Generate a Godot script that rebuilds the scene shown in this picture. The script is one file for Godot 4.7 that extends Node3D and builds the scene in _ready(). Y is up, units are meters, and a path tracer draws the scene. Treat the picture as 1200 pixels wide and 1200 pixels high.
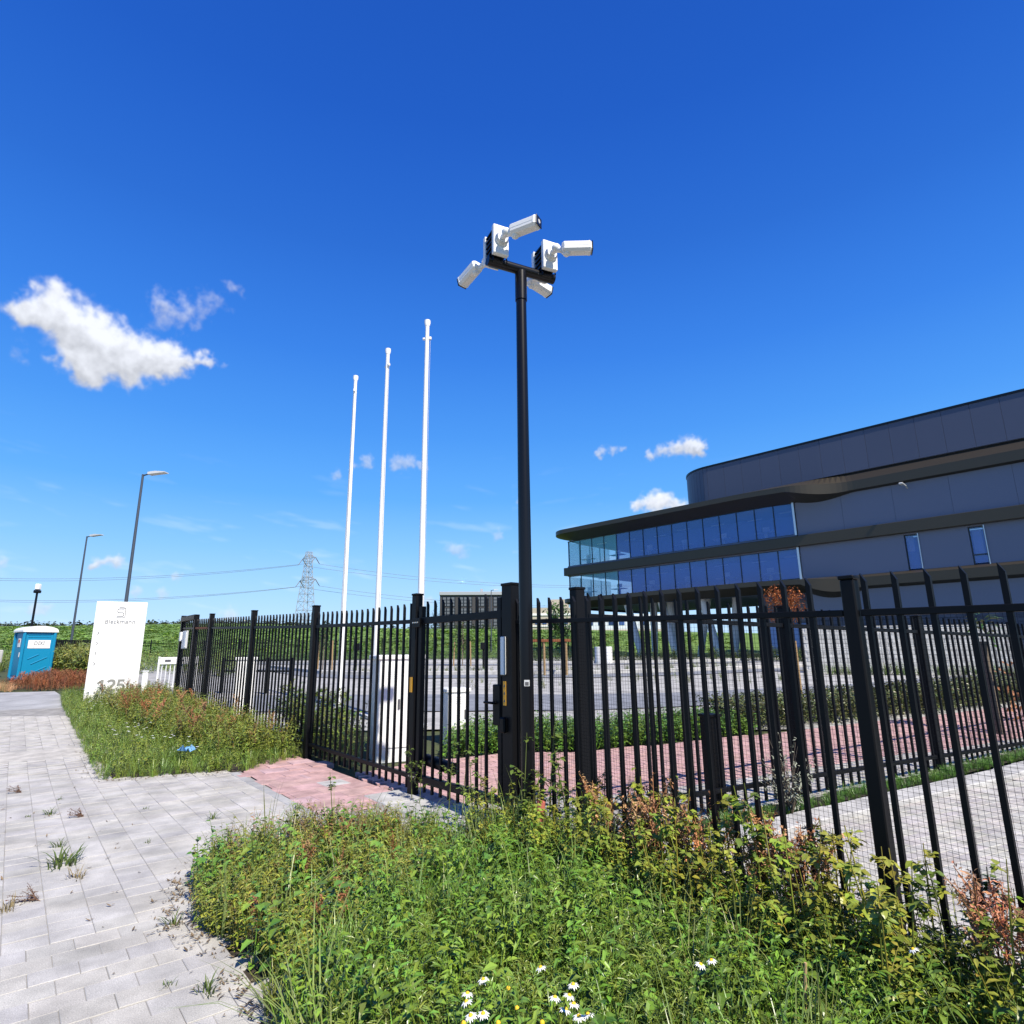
extends Node3D

# ---------------------------------------------------------------- mesh builder
class MB:
	var v := PackedVector3Array()
	var n := PackedVector3Array()
	var c := PackedColorArray()
	func tri(a: Vector3, b: Vector3, d: Vector3, col := Color.WHITE) -> void:
		var nn := (d - a).cross(b - a).normalized()
		v.append(a); v.append(b); v.append(d)
		for i in 3:
			n.append(nn); c.append(col)
	func trin(a: Vector3, b: Vector3, d: Vector3, na: Vector3, nb: Vector3, nd: Vector3, col := Color.WHITE) -> void:
		var g := (d - a).cross(b - a)
		if g.dot(na + nb + nd) < 0.0:
			v.append(a); v.append(d); v.append(b)
			n.append(na); n.append(nd); n.append(nb)
		else:
			v.append(a); v.append(b); v.append(d)
			n.append(na); n.append(nb); n.append(nd)
		for i in 3:
			c.append(col)
	func quad(a: Vector3, b: Vector3, d: Vector3, e: Vector3, col := Color.WHITE) -> void:
		tri(a, b, d, col); tri(a, d, e, col)
	func face(p: Array, outward: Vector3, col := Color.WHITE) -> void:
		var nn: Vector3 = (p[2] - p[0]).cross(p[1] - p[0])
		if nn.dot(outward) < 0.0:
			p.reverse()
		for i in range(1, p.size() - 1):
			tri(p[0], p[i], p[i + 1], col)
	func box(ce: Vector3, size: Vector3, bev := 0.0, col := Color.WHITE, bs := Basis.IDENTITY) -> void:
		var h := size * 0.5
		var b := minf(bev, minf(h.x, minf(h.y, h.z)) * 0.9)
		for a in 3:
			for s: float in [-1.0, 1.0]:
				var o := [(a + 1) % 3, (a + 2) % 3]
				var pts := []
				for q: Array in [[-1, -1], [1, -1], [1, 1], [-1, 1]]:
					var p := Vector3.ZERO
					p[a] = s * h[a]
					p[o[0]] = q[0] * (h[o[0]] - b)
					p[o[1]] = q[1] * (h[o[1]] - b)
					pts.append(ce + bs * p)
				var ou := Vector3.ZERO
				ou[a] = s
				face(pts, bs * ou, col)
		if b <= 0.0:
			return
		for a in 3:
			var o1 := (a + 1) % 3
			var o2 := (a + 2) % 3
			for s1: float in [-1.0, 1.0]:
				for s2: float in [-1.0, 1.0]:
					var pts := []
					for q: Array in [[0, -1], [1, -1], [1, 1], [0, 1]]:
						var p := Vector3.ZERO
						p[a] = q[1] * (h[a] - b)
						p[o1] = s1 * (h[o1] - (b if q[0] == 1 else 0.0))
						p[o2] = s2 * (h[o2] - (b if q[0] == 0 else 0.0))
						pts.append(ce + bs * p)
					var ou := Vector3.ZERO
					ou[o1] = s1; ou[o2] = s2
					face(pts, bs * ou, col)
		for sx: float in [-1.0, 1.0]:
			for sy: float in [-1.0, 1.0]:
				for sz: float in [-1.0, 1.0]:
					var s := Vector3(sx, sy, sz)
					face([ce + bs * (s * Vector3(h.x, h.y - b, h.z - b)), ce + bs * (s * Vector3(h.x - b, h.y, h.z - b)), ce + bs * (s * Vector3(h.x - b, h.y - b, h.z))], bs * s, col)
	func tube(path: Array, radii: Array, seg: int, col := Color.WHITE, caps := true) -> void:
		var rings := []
		var cen := []
		var last := path.size() - 1
		for i in path.size():
			var d: Vector3 = (path[mini(i + 1, last)] - path[maxi(i - 1, 0)]).normalized()
			var ref := Vector3.UP if absf(d.y) < 0.9 else Vector3.RIGHT
			var x := d.cross(ref).normalized()
			var y := x.cross(d).normalized()
			var ring := []
			for k in seg:
				var a := TAU * k / seg
				ring.append(x * cos(a) + y * sin(a))
			rings.append(ring)
			cen.append(d)
		for i in last:
			for k in seg:
				var k2 := (k + 1) % seg
				var n0: Vector3 = rings[i][k]
				var n1: Vector3 = rings[i][k2]
				var n2: Vector3 = rings[i + 1][k2]
				var n3: Vector3 = rings[i + 1][k]
				var a: Vector3 = path[i] + n0 * radii[i]
				var b: Vector3 = path[i] + n1 * radii[i]
				var d: Vector3 = path[i + 1] + n2 * radii[i + 1]
				var e: Vector3 = path[i + 1] + n3 * radii[i + 1]
				trin(a, b, d, n0, n1, n2, col)
				trin(a, d, e, n0, n2, n3, col)
		if caps:
			for end in [0, last]:
				var pts := []
				for k in seg:
					pts.append(path[end] + rings[end][k] * radii[end])
				face(pts, cen[end] * (1.0 if end == last else -1.0), col)
	func ball(ce: Vector3, r: Vector3, seg := 12, rows := 8, col := Color.WHITE, lo := -1.0) -> void:
		for j in rows:
			var t0 := lerpf(asin(lo), PI / 2, float(j) / rows)
			var t1 := lerpf(asin(lo), PI / 2, float(j + 1) / rows)
			for k in seg:
				var a0 := TAU * k / seg
				var a1 := TAU * (k + 1) / seg
				var p := []
				for q: Array in [[t0, a0], [t0, a1], [t1, a1], [t1, a0]]:
					p.append(Vector3(cos(q[0]) * cos(q[1]), sin(q[0]), cos(q[0]) * sin(q[1])))
				var w := []
				var m := []
				for q: Vector3 in p:
					w.append(ce + q * r); m.append((q / r).normalized())
				trin(w[0], w[1], w[2], m[0], m[1], m[2], col)
				trin(w[0], w[2], w[3], m[0], m[2], m[3], col)
	# a leaf: two halves folded on the midrib, drooping
	func leaf(p: Vector3, dir: Vector3, side: Vector3, ln: float, wd: float, droop: float, col := Color.WHITE, fold := 0.25) -> void:
		var up := side.cross(dir).normalized()
		if up.y < 0.0:
			up = -up
		var q := []
		for t: float in [0.0, 0.38, 0.75, 1.0]:
			q.append(p + dir * (ln * t) - Vector3.UP * (droop * ln * t * t))
		var ws := [0.0, 0.5 * wd, 0.33 * wd, 0.0]
		for s: float in [-1.0, 1.0]:
			var e := []
			for i in 4:
				e.append(q[i] + side * (s * ws[i]) + up * (ws[i] * fold))
			tri(q[0], e[1], q[1], col)
			quad(q[1], e[1], e[2], q[2], col)
			tri(q[2], e[2], q[3], col)
	func blade(p: Vector3, dir: Vector3, ht: float, lean: float, wd: float, col := Color.WHITE) -> void:
		var side := Vector3(-dir.z, 0, dir.x)
		var q := []
		for t: float in [0.0, 0.4, 0.75, 1.0]:
			q.append(p + Vector3.UP * (ht * (t - 0.35 * lean * t * t * t)) + dir * (ht * lean * t * t))
		var ws := [0.6, 1.0, 0.7, 0.0]
		for i in 3:
			var a: Vector3 = q[i] - side * (wd * 0.5 * ws[i])
			var b: Vector3 = q[i] + side * (wd * 0.5 * ws[i])
			var d: Vector3 = q[i + 1] + side * (wd * 0.5 * ws[i + 1])
			var e: Vector3 = q[i + 1] - side * (wd * 0.5 * ws[i + 1])
			if i == 2:
				tri(a, b, q[3], col)
			else:
				quad(a, b, d, e, col)
	func prism(poly: PackedVector2Array, z0: float, z1: float, col := Color.WHITE, tf := Transform3D.IDENTITY) -> void:
		var ix := Geometry2D.triangulate_polygon(poly)
		for i in range(0, ix.size(), 3):
			for z: float in [z0, z1]:
				var p := []
				for k in 3:
					var q := poly[ix[i + k]]
					p.append(tf * Vector3(q.x, q.y, z))
				face(p, tf.basis * Vector3(0, 0, -1.0 if z == minf(z0, z1) else 1.0), col)
		var cw := Geometry2D.is_polygon_clockwise(poly)
		for i in poly.size():
			var a := poly[i]
			var b := poly[(i + 1) % poly.size()]
			var t := (b - a).orthogonal() * (1.0 if cw else -1.0)
			face([tf * Vector3(a.x, a.y, z0), tf * Vector3(b.x, b.y, z0), tf * Vector3(b.x, b.y, z1), tf * Vector3(a.x, a.y, z1)], tf.basis * Vector3(-t.x, -t.y, 0), col)
	func done() -> ArrayMesh:
		var m := ArrayMesh.new()
		var arr := []
		arr.resize(Mesh.ARRAY_MAX)
		arr[Mesh.ARRAY_VERTEX] = v
		arr[Mesh.ARRAY_NORMAL] = n
		arr[Mesh.ARRAY_COLOR] = c
		m.add_surface_from_arrays(Mesh.PRIMITIVE_TRIANGLES, arr)
		return m

# ---------------------------------------------------------------- helpers
var rng := RandomNumberGenerator.new()
var counts := {}
var M := {}
var tex := {}

func numbered(parent: Node, called: String) -> String:
	var key := str(parent.get_instance_id()) + called
	var k: int = counts.get(key, 0)
	counts[key] = k + 1
	return called if k == 0 else "%s_%03d" % [called, k]

func obj(called: String, mesh: Mesh, mat: Material, parent: Node = self, at := Vector3.ZERO, bs := Basis.IDENTITY) -> MeshInstance3D:
	var o := MeshInstance3D.new()
	o.name = numbered(parent, called)
	o.mesh = mesh
	o.material_override = mat
	o.transform = Transform3D(bs, at)
	parent.add_child(o, true)
	return o

func many(called: String, mesh: Mesh, mat: Material, tfs: Array, cols: Array, parent: Node = self) -> MultiMeshInstance3D:
	var mm := MultiMesh.new()
	mm.transform_format = MultiMesh.TRANSFORM_3D
	mm.use_colors = true
	mm.mesh = mesh
	mm.instance_count = tfs.size()
	for i in tfs.size():
		mm.set_instance_transform(i, tfs[i])
		mm.set_instance_color(i, cols[i] if i < cols.size() else Color.WHITE)
	var o := MultiMeshInstance3D.new()
	o.name = numbered(parent, called)
	o.multimesh = mm
	o.material_override = mat
	parent.add_child(o, true)
	o.set_meta("kind", "stuff")
	return o

func tag(o: Node, label: String, category := "", group := "", kind := "") -> Node:
	if label: o.set_meta("label", label)
	if category: o.set_meta("category", category)
	if group: o.set_meta("group", group)
	if kind: o.set_meta("kind", kind)
	return o

func thing(called: String, at: Vector3, bs: Basis, label: String, category: String, group := "") -> Node3D:
	var o := Node3D.new()
	o.name = numbered(self, called)
	o.transform = Transform3D(bs, at)
	add_child(o, true)
	tag(o, label, category, group)
	return o

func yaw(deg: float) -> Basis:
	return Basis(Vector3.UP, deg_to_rad(deg))

func lin(r: float, g: float, b: float) -> Color:
	return Color(r, g, b).linear_to_srgb()

func plain(r: float, g: float, b: float, rough := 0.6, metal := 0.0) -> StandardMaterial3D:
	var m := StandardMaterial3D.new()
	m.albedo_color = lin(r, g, b)
	m.roughness = rough
	m.metallic = metal
	return m

func noise_tex(key: String, freq: float, lo: float, hi: float, oct := 4, kind := FastNoiseLite.TYPE_SIMPLEX_SMOOTH, size := 512) -> NoiseTexture2D:
	if tex.has(key):
		return tex[key]
	var f := FastNoiseLite.new()
	f.seed = hash(key) % 9999
	f.noise_type = kind
	f.frequency = freq
	f.fractal_octaves = oct
	f.fractal_gain = 0.6
	var t := NoiseTexture2D.new()
	t.width = size; t.height = size
	t.seamless = true
	t.noise = f
	var g := Gradient.new()
	g.set_color(0, Color(lo, lo, lo)); g.set_color(1, Color(hi, hi, hi))
	t.color_ramp = g
	tex[key] = t
	return t

func grained(r: float, g: float, b: float, rough: float, fine: Texture2D, scale: float, bump := 0.0, coarse: Texture2D = null, cscale := 0.2, tint := true) -> StandardMaterial3D:
	var m := plain(r, g, b, rough)
	m.albedo_texture = fine
	m.uv1_triplanar = true
	m.uv1_world_triplanar = true
	m.uv1_scale = Vector3.ONE * scale
	m.vertex_color_use_as_albedo = tint
	if bump > 0.0:
		m.heightmap_enabled = true
		m.heightmap_texture = fine
		m.heightmap_scale = bump
	if coarse:
		m.detail_enabled = true
		m.detail_albedo = coarse
		m.detail_blend_mode = BaseMaterial3D.BLEND_MODE_MUL
		m.detail_uv_layer = BaseMaterial3D.DETAIL_UV_2
		m.uv2_triplanar = true
		m.uv2_world_triplanar = true
		m.uv2_scale = Vector3.ONE * cscale
	return m

func leafy(rough := 0.5, back := 0.45) -> StandardMaterial3D:
	var m := StandardMaterial3D.new()
	m.albedo_color = Color.WHITE
	m.roughness = rough
	m.vertex_color_use_as_albedo = true
	m.backlight_enabled = true
	m.backlight = Color(back, back, back)
	m.cull_mode = BaseMaterial3D.CULL_DISABLED
	return m

# the ground's height: level at the fence, rising towards the building and the dike
var HD := [0.0, 8.0, 16.0, 26.0, 45.0, 60.0, 90.0]
var HH := [0.0, 0.0, 0.32, 0.52, 0.8, 0.95, 1.0]
func gh(x: float, z: float) -> float:
	var d := -z
	var y := 1.0
	if d <= 0.0:
		y = 0.0
	else:
		for i in range(1, HD.size()):
			if d < HD[i]:
				y = lerpf(HH[i - 1], HH[i], (d - HD[i - 1]) / (HD[i] - HD[i - 1]))
				break
	return y - 0.1 * smoothstep(-0.2, 1.2, x) * (1.0 - smoothstep(10.0, 22.0, d))

func on(x: float, z: float, up := 0.0) -> Vector3:
	return Vector3(x, gh(x, z) + up, z)

func inside(p: Vector2, poly: PackedVector2Array) -> bool:
	return Geometry2D.is_point_in_polygon(p, poly)

# a sheet that follows the ground, between two polylines with the same number of points
func strip(ea: Array, eb: Array, dy: float, across := 6) -> ArrayMesh:
	var mb := MB.new()
	for i in ea.size() - 1:
		var len2: float = maxf(ea[i].distance_to(ea[i + 1]), eb[i].distance_to(eb[i + 1]))
		var along := clampi(int(len2 / 1.0), 1, 60)
		for k in along:
			for j in across:
				var p := []
				for q: Array in [[k, j], [k + 1, j], [k + 1, j + 1], [k, j + 1]]:
					var a: Vector2 = ea[i].lerp(ea[i + 1], float(q[0]) / along)
					var b: Vector2 = eb[i].lerp(eb[i + 1], float(q[0]) / along)
					var w := a.lerp(b, float(q[1]) / across)
					p.append(on(w.x, w.y, dy))
				mb.face(p, Vector3.UP)
	return mb.done()

var patch := FastNoiseLite.new()
var patch_at := 0.0
# as scatter_in, but thick in some places and thin in others
func patches_in(poly: PackedVector2Array, count: int, size := 0.5) -> Array:
	patch.frequency = 1.0
	patch_at += 37.0
	var out := []
	for p: Vector2 in scatter_in(poly, count * 2):
		if patch.get_noise_2d(p.x / size + patch_at, p.y / size) + rng.randf_range(-0.35, 0.35) > 0.0:
			out.append(p)
	return out

func scatter_in(poly: PackedVector2Array, count: int) -> Array:
	var lo := poly[0]
	var hi := poly[0]
	for p in poly:
		lo = lo.min(p); hi = hi.max(p)
	var out := []
	var guard := 0
	while out.size() < count and guard < count * 40:
		guard += 1
		var p := Vector2(rng.randf_range(lo.x, hi.x), rng.randf_range(lo.y, hi.y))
		if inside(p, poly):
			out.append(p)
	return out

# ---------------------------------------------------------------- sky
var cn := FastNoiseLite.new()
var cn2 := FastNoiseLite.new()
const SKY_W := 4096
const SKY_H := 2048
var sky_img: Image

func sky_color(el: float) -> Color:
	# radiance of the clear air by height above the horizon
	var ks := [-90.0, -1.0, 0.0, 2.0, 5.0, 9.0, 14.0, 20.0, 27.0, 36.0, 46.0, 60.0, 90.0]
	var cs := [Color(0.13, 0.14, 0.13), Color(0.30, 0.42, 0.58), Color(0.42, 0.60, 0.80), Color(0.45, 0.66, 0.90), Color(0.34, 0.59, 0.88), Color(0.215, 0.485, 0.86), Color(0.108, 0.36, 0.80), Color(0.068, 0.275, 0.725), Color(0.044, 0.205, 0.63), Color(0.030, 0.148, 0.50), Color(0.020, 0.110, 0.425), Color(0.0155, 0.085, 0.36), Color(0.014, 0.075, 0.32)]
	for i in range(1, ks.size()):
		if el < ks[i]:
			return air(cs[i - 1].lerp(cs[i], (el - ks[i - 1]) / (ks[i] - ks[i - 1])), el)
	return air(cs[-1], el)

func air(c: Color, el: float) -> Color:
	var k := 0.86
	return Color(c.r * k * lerpf(1.0, 0.66, smoothstep(8.0, 45.0, el)), c.g * k * lerpf(1.0, 0.82, smoothstep(8.0, 45.0, el)), c.b * k * lerpf(1.0, 1.06, smoothstep(8.0, 45.0, el)))

func cloud(blobs: Array, dens: float, seed_at: float, white := 1.0, rag := 1.0, big := 1.0) -> void:
	var a0 := 999.0
	var a1 := -999.0
	var e0 := 99.0
	var e1 := -99.0
	for b: Array in blobs:
		a0 = minf(a0, b[0] - b[2] * 1.8); a1 = maxf(a1, b[0] + b[2] * 1.8)
		e0 = minf(e0, b[1] - b[2] * 1.5); e1 = maxf(e1, b[1] + b[2] * 1.5)
	e0 = maxf(e0, 0.2)
	for py in range(int((90.0 - e1) / 180.0 * SKY_H), int((90.0 - e0) / 180.0 * SKY_H) + 1):
		var el := 90.0 - (py + 0.5) * 180.0 / SKY_H
		var ce := cos(deg_to_rad(el))
		for px in range(int((a0 + 360.0) / 360.0 * SKY_W), int((a1 + 360.0) / 360.0 * SKY_W) + 1):
			var az := (px + 0.5) * 360.0 / SKY_W - 360.0
			var s := 0.0
			var top := 0.0
			var wx := 0.85 * big * cn.get_noise_2d(az * 9.0 / big + seed_at + 500.0, el * 9.0 / big)
			var wy := 0.85 * big * cn.get_noise_2d(az * 9.0 / big + seed_at, el * 9.0 / big + 700.0)
			for b: Array in blobs:
				var dx: float = (az - b[0]) * ce + wx
				var dy: float = el - b[1] + wy
				var q: float = 1.0 - (dx * dx + dy * dy) / (b[2] * b[2] * 2.1)
				if q > 0.0:
					s += q * q * (b[3] if b.size() > 3 else 1.0)
					top += q * dy / b[2]
			if s <= 0.01:
				continue
			var nz := cn.get_noise_2d(az * 14.0 / big + seed_at, el * 14.0 / big)
			var n2 := cn2.get_noise_2d(az * 30.0 / big + seed_at, el * 30.0 / big)
			var f := s * 1.30 + nz * 0.36 * rag + n2 * 0.08 * rag - 0.06
			var al := smoothstep(0.0, 1.65, f) * dens
			if al <= 0.003:
				continue
			var lum := clampf(0.545 + 0.15 * clampf(top, -1.0, 1.0) + 0.09 * nz + 0.02 * n2 + 0.03 * s, 0.42, 0.70) * white
			var ix := posmod(px, SKY_W)
			var bg := sky_img.get_pixel(ix, py)
			sky_img.set_pixel(ix, py, bg.lerp(Color(lum * 0.945, lum * 0.975, lum * 1.05), al))

func make_sky() -> Sky:
	cn.seed = 7; cn.frequency = 0.06; cn.fractal_octaves = 5; cn.fractal_gain = 0.55
	cn2.seed = 21; cn2.frequency = 0.11; cn2.fractal_octaves = 3
	sky_img = Image.create(SKY_W, SKY_H, false, Image.FORMAT_RGBF)
	for y in SKY_H:
		sky_img.fill_rect(Rect2i(0, y, SKY_W, 1), sky_color(90.0 - (y + 0.5) * 180.0 / SKY_H))
	# thin high wisps and haze low in the sky, all the way round
	var wn := FastNoiseLite.new()
	wn.seed = 3; wn.frequency = 0.05; wn.fractal_octaves = 4; wn.fractal_gain = 0.5
	for y in range(int(70.0 / 180.0 * SKY_H), int(89.7 / 180.0 * SKY_H)):
		var el := 90.0 - (y + 0.5) * 180.0 / SKY_H
		var w := smoothstep(20.0, 6.0, el) * smoothstep(0.0, 1.5, el)
		for x in SKY_W:
			var az := (x + 0.5) * 360.0 / SKY_W
			# wrapped round so the seam does not show
			var n := wn.get_noise_3d(cos(deg_to_rad(az)) * 130.0, sin(deg_to_rad(az)) * 130.0, (el + 0.12 * absf(az - 140.0)) * 11.0)
			var al := smoothstep(0.18, 0.7, n) * 0.20 * w
			if al > 0.004:
				sky_img.set_pixel(x, y, sky_img.get_pixel(x, y).lerp(Color(0.72, 0.78, 0.90), al))
	# the cumulus in view
	cloud([[-40.36, 27.0, 0.95], [-41.89, 24.8, 0.95], [-40.74, 25.43, 1.3], [-38.86, 25.6, 1.5], [-38.6, 24.2, 1.5], [-36.9, 24.8, 1.6], [-35.2, 24.0, 1.65], [-36.77, 22.8, 1.6], [-37.03, 21.7, 1.0], [-34.2, 22.3, 1.1], [-33.2, 24.0, 1.5], [-31.8, 23.8, 1.25], [-30.3, 24.3, 0.9], [-29.0, 24.7, 0.6], [-38.6, 22.2, 0.9]].map(func(b): return [b[0] - 0.1, b[1] - 0.2, b[2] * 1.13]), 0.97, 3.0, 1.0)
	cloud([[-32.29, 27.3, 1.5, 0.6], [-33.09, 28.1, 0.9, 0.55], [-30.6, 27.9, 1.2, 0.5], [-29.4, 28.9, 1.0, 0.5], [-27.26, 30.6, 0.65, 0.55], [-28.2, 29.3, 0.7, 0.35], [-42.01, 21.87, 0.63, 0.5], [-27.6, 24.2, 0.4, 0.5]], 0.62, 40.0, 0.95, 1.3)
	cloud([[8.95, 18.47, 0.45], [10.04, 18.56, 0.5], [10.95, 18.55, 0.3], [8.6, 18.1, 0.3]], 0.6, 71.0, 0.95, 0.9, 0.5)
	cloud([[13.59, 17.75, 0.5], [14.67, 18.1, 0.65], [15.88, 18.2, 0.75], [17.06, 18.3, 0.95], [17.85, 18.2, 0.85], [18.19, 17.8, 0.65]], 0.9, 93.0, 0.96, 0.6, 0.5)
	cloud([[11.94, 13.1, 0.55], [12.85, 13.5, 0.75], [13.98, 13.8, 0.85], [14.91, 13.5, 0.85], [15.88, 12.9, 0.75], [16.7, 12.5, 0.6], [13.91, 12.7, 0.85]], 0.95, 120.0, 1.05, 0.6, 0.5)
	cloud([[-34.77, 7.03, 0.5], [-34.07, 7.28, 0.5], [-33.38, 7.26, 0.5], [-35.14, 6.87, 0.3]], 0.75, 150.0, 0.98, 0.8, 0.5)
	cloud([[-11.28, 17.42, 0.8], [-10.06, 17.64, 0.8], [-8.8, 17.28, 0.5], [-14.12, 17.42, 0.65], [-15.3, 16.96, 0.5], [-16.82, 16.07, 0.5]], 0.5, 170.0, 0.95, 1.0, 0.6)
	cloud([[-1.43, 10.83, 0.6], [-4.96, 9.38, 0.8], [-5.8, 9.5, 0.7], [0.9, 14.2, 0.5]], 0.4, 190.0, 0.95, 0.8, 0.6)
	cloud([[-38.27, 3.41, 0.55], [-37.5, 3.4, 0.35], [-40.67, 6.56, 0.5], [-31.95, 4.9, 0.45], [-30.15, 4.9, 0.5], [-29.31, 6.26, 0.45], [-42.0, 2.6, 0.8], [-25.0, 3.2, 0.8], [-21.0, 2.4, 0.6], [-8.0, 4.6, 0.6], [-3.2, 4.1, 0.5]], 0.5, 210.0, 0.98, 0.9, 0.5)
	# more of the same round the rest of the sky
	var r := RandomNumberGenerator.new()
	r.seed = 5
	for k in 26:
		var az := r.randf_range(55.0, 300.0)
		if az > 180.0: az -= 360.0
		var el := r.randf_range(3.0, 26.0)
		var s := r.randf_range(0.5, 1.5) * (0.5 + el * 0.03)
		var bl := []
		for i in r.randi_range(4, 8):
			bl.append([az + r.randf_range(-2.2, 2.2) * s, el + r.randf_range(-0.5, 0.5) * s, s * r.randf_range(0.5, 1.0)])
		cloud(bl, r.randf_range(0.6, 0.95), 300.0 + 31.0 * k, 0.98, 0.8, 0.8)
	var pm := PanoramaSkyMaterial.new()
	pm.panorama = ImageTexture.create_from_image(sky_img)
	pm.filter = true
	var sky := Sky.new()
	sky.sky_material = pm
	return sky

# ---------------------------------------------------------------- main
func _ready() -> void:
	rng.seed = 20240
	# camera: 1.48 m above the paving, wide lens tilted up by 13 degrees
	var cam := Camera3D.new()
	cam.name = "camera"
	cam.transform = Transform3D(Basis(Vector3(0.99995163, -0.00958294, -0.00221497), Vector3(0.00983559, 0.97426564, 0.22518821), Vector3(0, -0.22519911, 0.97431276)), Vector3(0, 1.48, 0))
	cam.fov = 80.77
	cam.near = 0.05
	cam.far = 3000.0
	cam.current = true
	add_child(cam)
	var we := WorldEnvironment.new()
	we.name = "world_environment"
	var env := Environment.new()
	env.background_mode = Environment.BG_SKY
	env.sky = make_sky()
	env.background_energy_multiplier = 1.0
	env.tonemap_mode = Environment.TONE_MAPPER_LINEAR
	env.tonemap_exposure = 1.5
	env.sdfgi_enabled = true
	env.ssao_enabled = true
	env.ssil_enabled = true
	we.environment = env
	add_child(we)
	var sun := DirectionalLight3D.new()
	sun.name = "sun"
	sun.light_energy = 1.5
	sun.light_color = Color(1.0, 0.965, 0.90)
	sun.light_angular_distance = 0.53
	sun.shadow_enabled = true
	sun.sky_mode = DirectionalLight3D.SKY_MODE_LIGHT_ONLY
	var saz := deg_to_rad(-34.5)
	var sel := deg_to_rad(49.0)
	sun.transform = Transform3D(Basis.looking_at(Vector3(sin(saz) * cos(sel), -sin(sel), -cos(saz) * cos(sel))), Vector3(20, 40, 20))
	add_child(sun)

	materials()
	ground()
	building()
	far_things()
	left_things()
	fences()
	camera_mast()
	inner_things()
	weeds()

func materials() -> void:
	var fine := noise_tex("fine", 0.09, 0.88, 1.0, 5)
	var speck := noise_tex("speck", 0.35, 0.74, 1.0, 3)
	var blot := noise_tex("blot", 0.018, 0.74, 1.0, 5)
	var stain := noise_tex("stain", 0.012, 0.76, 1.03, 6)
	var grit := noise_tex("grit", 0.11, 0.74, 1.04, 4)
	var cell := noise_tex("cell", 0.06, 0.78, 1.0, 3, FastNoiseLite.TYPE_CELLULAR)
	M.black = grained(0.0065, 0.0068, 0.0085, 0.45, fine, 3.0, 0.0, null, 0.2, false)
	M.black.metallic_specular = 0.28
	M.pole_black = plain(0.005, 0.005, 0.007, 0.28)
	M.pole_black.metallic_specular = 0.4
	M.white = plain(0.80, 0.80, 0.79, 0.4)
	M.white_gloss = plain(0.82, 0.82, 0.81, 0.25)
	M.grey_plastic = plain(0.55, 0.56, 0.57, 0.5)
	M.steel = plain(0.62, 0.63, 0.64, 0.35, 0.8)
	M.dark = plain(0.01, 0.01, 0.012, 0.2)
	M.paver = grained(0.69, 0.67, 0.635, 0.85, grit, 2.2, 0.25, stain, 0.33)
	M.joint = grained(0.50, 0.48, 0.45, 0.95, speck, 2.0, 0.3, blot, 0.3)
	M.red_paver = grained(0.82, 0.52, 0.50, 0.85, speck, 2.6, 0.3, blot, 0.37)
	M.asphalt = grained(0.62, 0.62, 0.62, 0.9, speck, 1.4, 0.3, blot, 0.11)
	M.sand = grained(0.80, 0.76, 0.69, 0.95, speck, 1.5, 0.2, blot, 0.3)
	M.road_pave = grained(0.66, 0.65, 0.62, 0.88, cell, 1.0, 0.2, blot, 0.11)
	M.blue_pave = grained(0.36, 0.38, 0.42, 0.8, cell, 1.0, 0.2, blot, 0.13)
	M.kerb = grained(0.80, 0.79, 0.77, 0.85, speck, 1.4, 0.2, blot, 0.3)
	M.soil = grained(0.07, 0.055, 0.036, 0.95, speck, 1.2, 1.0, blot, 0.4)
	M.grass_ground = grained(0.10, 0.125, 0.042, 0.95, speck, 0.7, 1.0, blot, 0.06)
	M.field = grained(0.21, 0.36, 0.06, 0.9, cell, 0.12, 2.0, blot, 0.02)
	M.leaf = leafy(0.36, 0.32)
	M.dry = leafy(0.75, 0.25)
	M.grass = leafy(0.36, 0.34)
	M.cladding = grained(0.088, 0.100, 0.150, 0.45, fine, 0.5)
	M.cladding.metallic = 0.15
	M.facade = grained(0.170, 0.190, 0.262, 0.55, fine, 0.4)
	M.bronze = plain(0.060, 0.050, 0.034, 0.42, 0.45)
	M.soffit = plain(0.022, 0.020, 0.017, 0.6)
	M.brick_grey = grained(0.17, 0.185, 0.25, 0.85, speck, 1.0, 0.0, blot, 0.1)
	M.brick_white = grained(0.85, 0.85, 0.84, 0.85, speck, 1.0, 0.0, blot, 0.2)
	M.mortar = plain(0.52, 0.52, 0.52, 0.95)
	M.mortar_dark = plain(0.07, 0.073, 0.085, 0.95)
	M.glass = StandardMaterial3D.new()
	M.glass.albedo_color = Color(0.20, 0.45, 0.85, 0.42)
	M.glass.transparency = BaseMaterial3D.TRANSPARENCY_ALPHA
	M.glass.roughness = 0.02
	M.glass.metallic_specular = 1.0
	M.glass_clear = M.glass.duplicate()
	M.glass_clear.albedo_color = Color(0.35, 0.80, 0.92, 0.24)
	M.glass_clear.metallic_specular = 0.5
	M.glass_dark = plain(0.07, 0.13, 0.32, 0.03, 0.55)
	M.glass_dark.metallic_specular = 0.8
	M.inside = plain(0.12, 0.16, 0.30, 0.8)
	M.blue_plastic = grained(0.006, 0.26, 0.48, 0.38, fine, 1.0, 0.0, null, 0.2, false)
	M.blue_film = plain(0.16, 0.36, 0.66, 0.35)
	M.wood = grained(0.50, 0.33, 0.16, 0.8, noise_tex("grain", 0.05, 0.6, 1.0, 4), 3.0)
	M.bark = grained(0.20, 0.16, 0.12, 0.9, speck, 3.0)
	M.yellow = plain(0.75, 0.36, 0.02, 0.5)
	M.rust = grained(0.30, 0.10, 0.035, 0.8, speck, 3.0)
	M.ink = plain(0.09, 0.09, 0.10, 0.6)
	M.faint_ink = plain(0.55, 0.56, 0.58, 0.6)
	M.lamp_post = plain(0.07, 0.085, 0.11, 0.45, 0.3)
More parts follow.
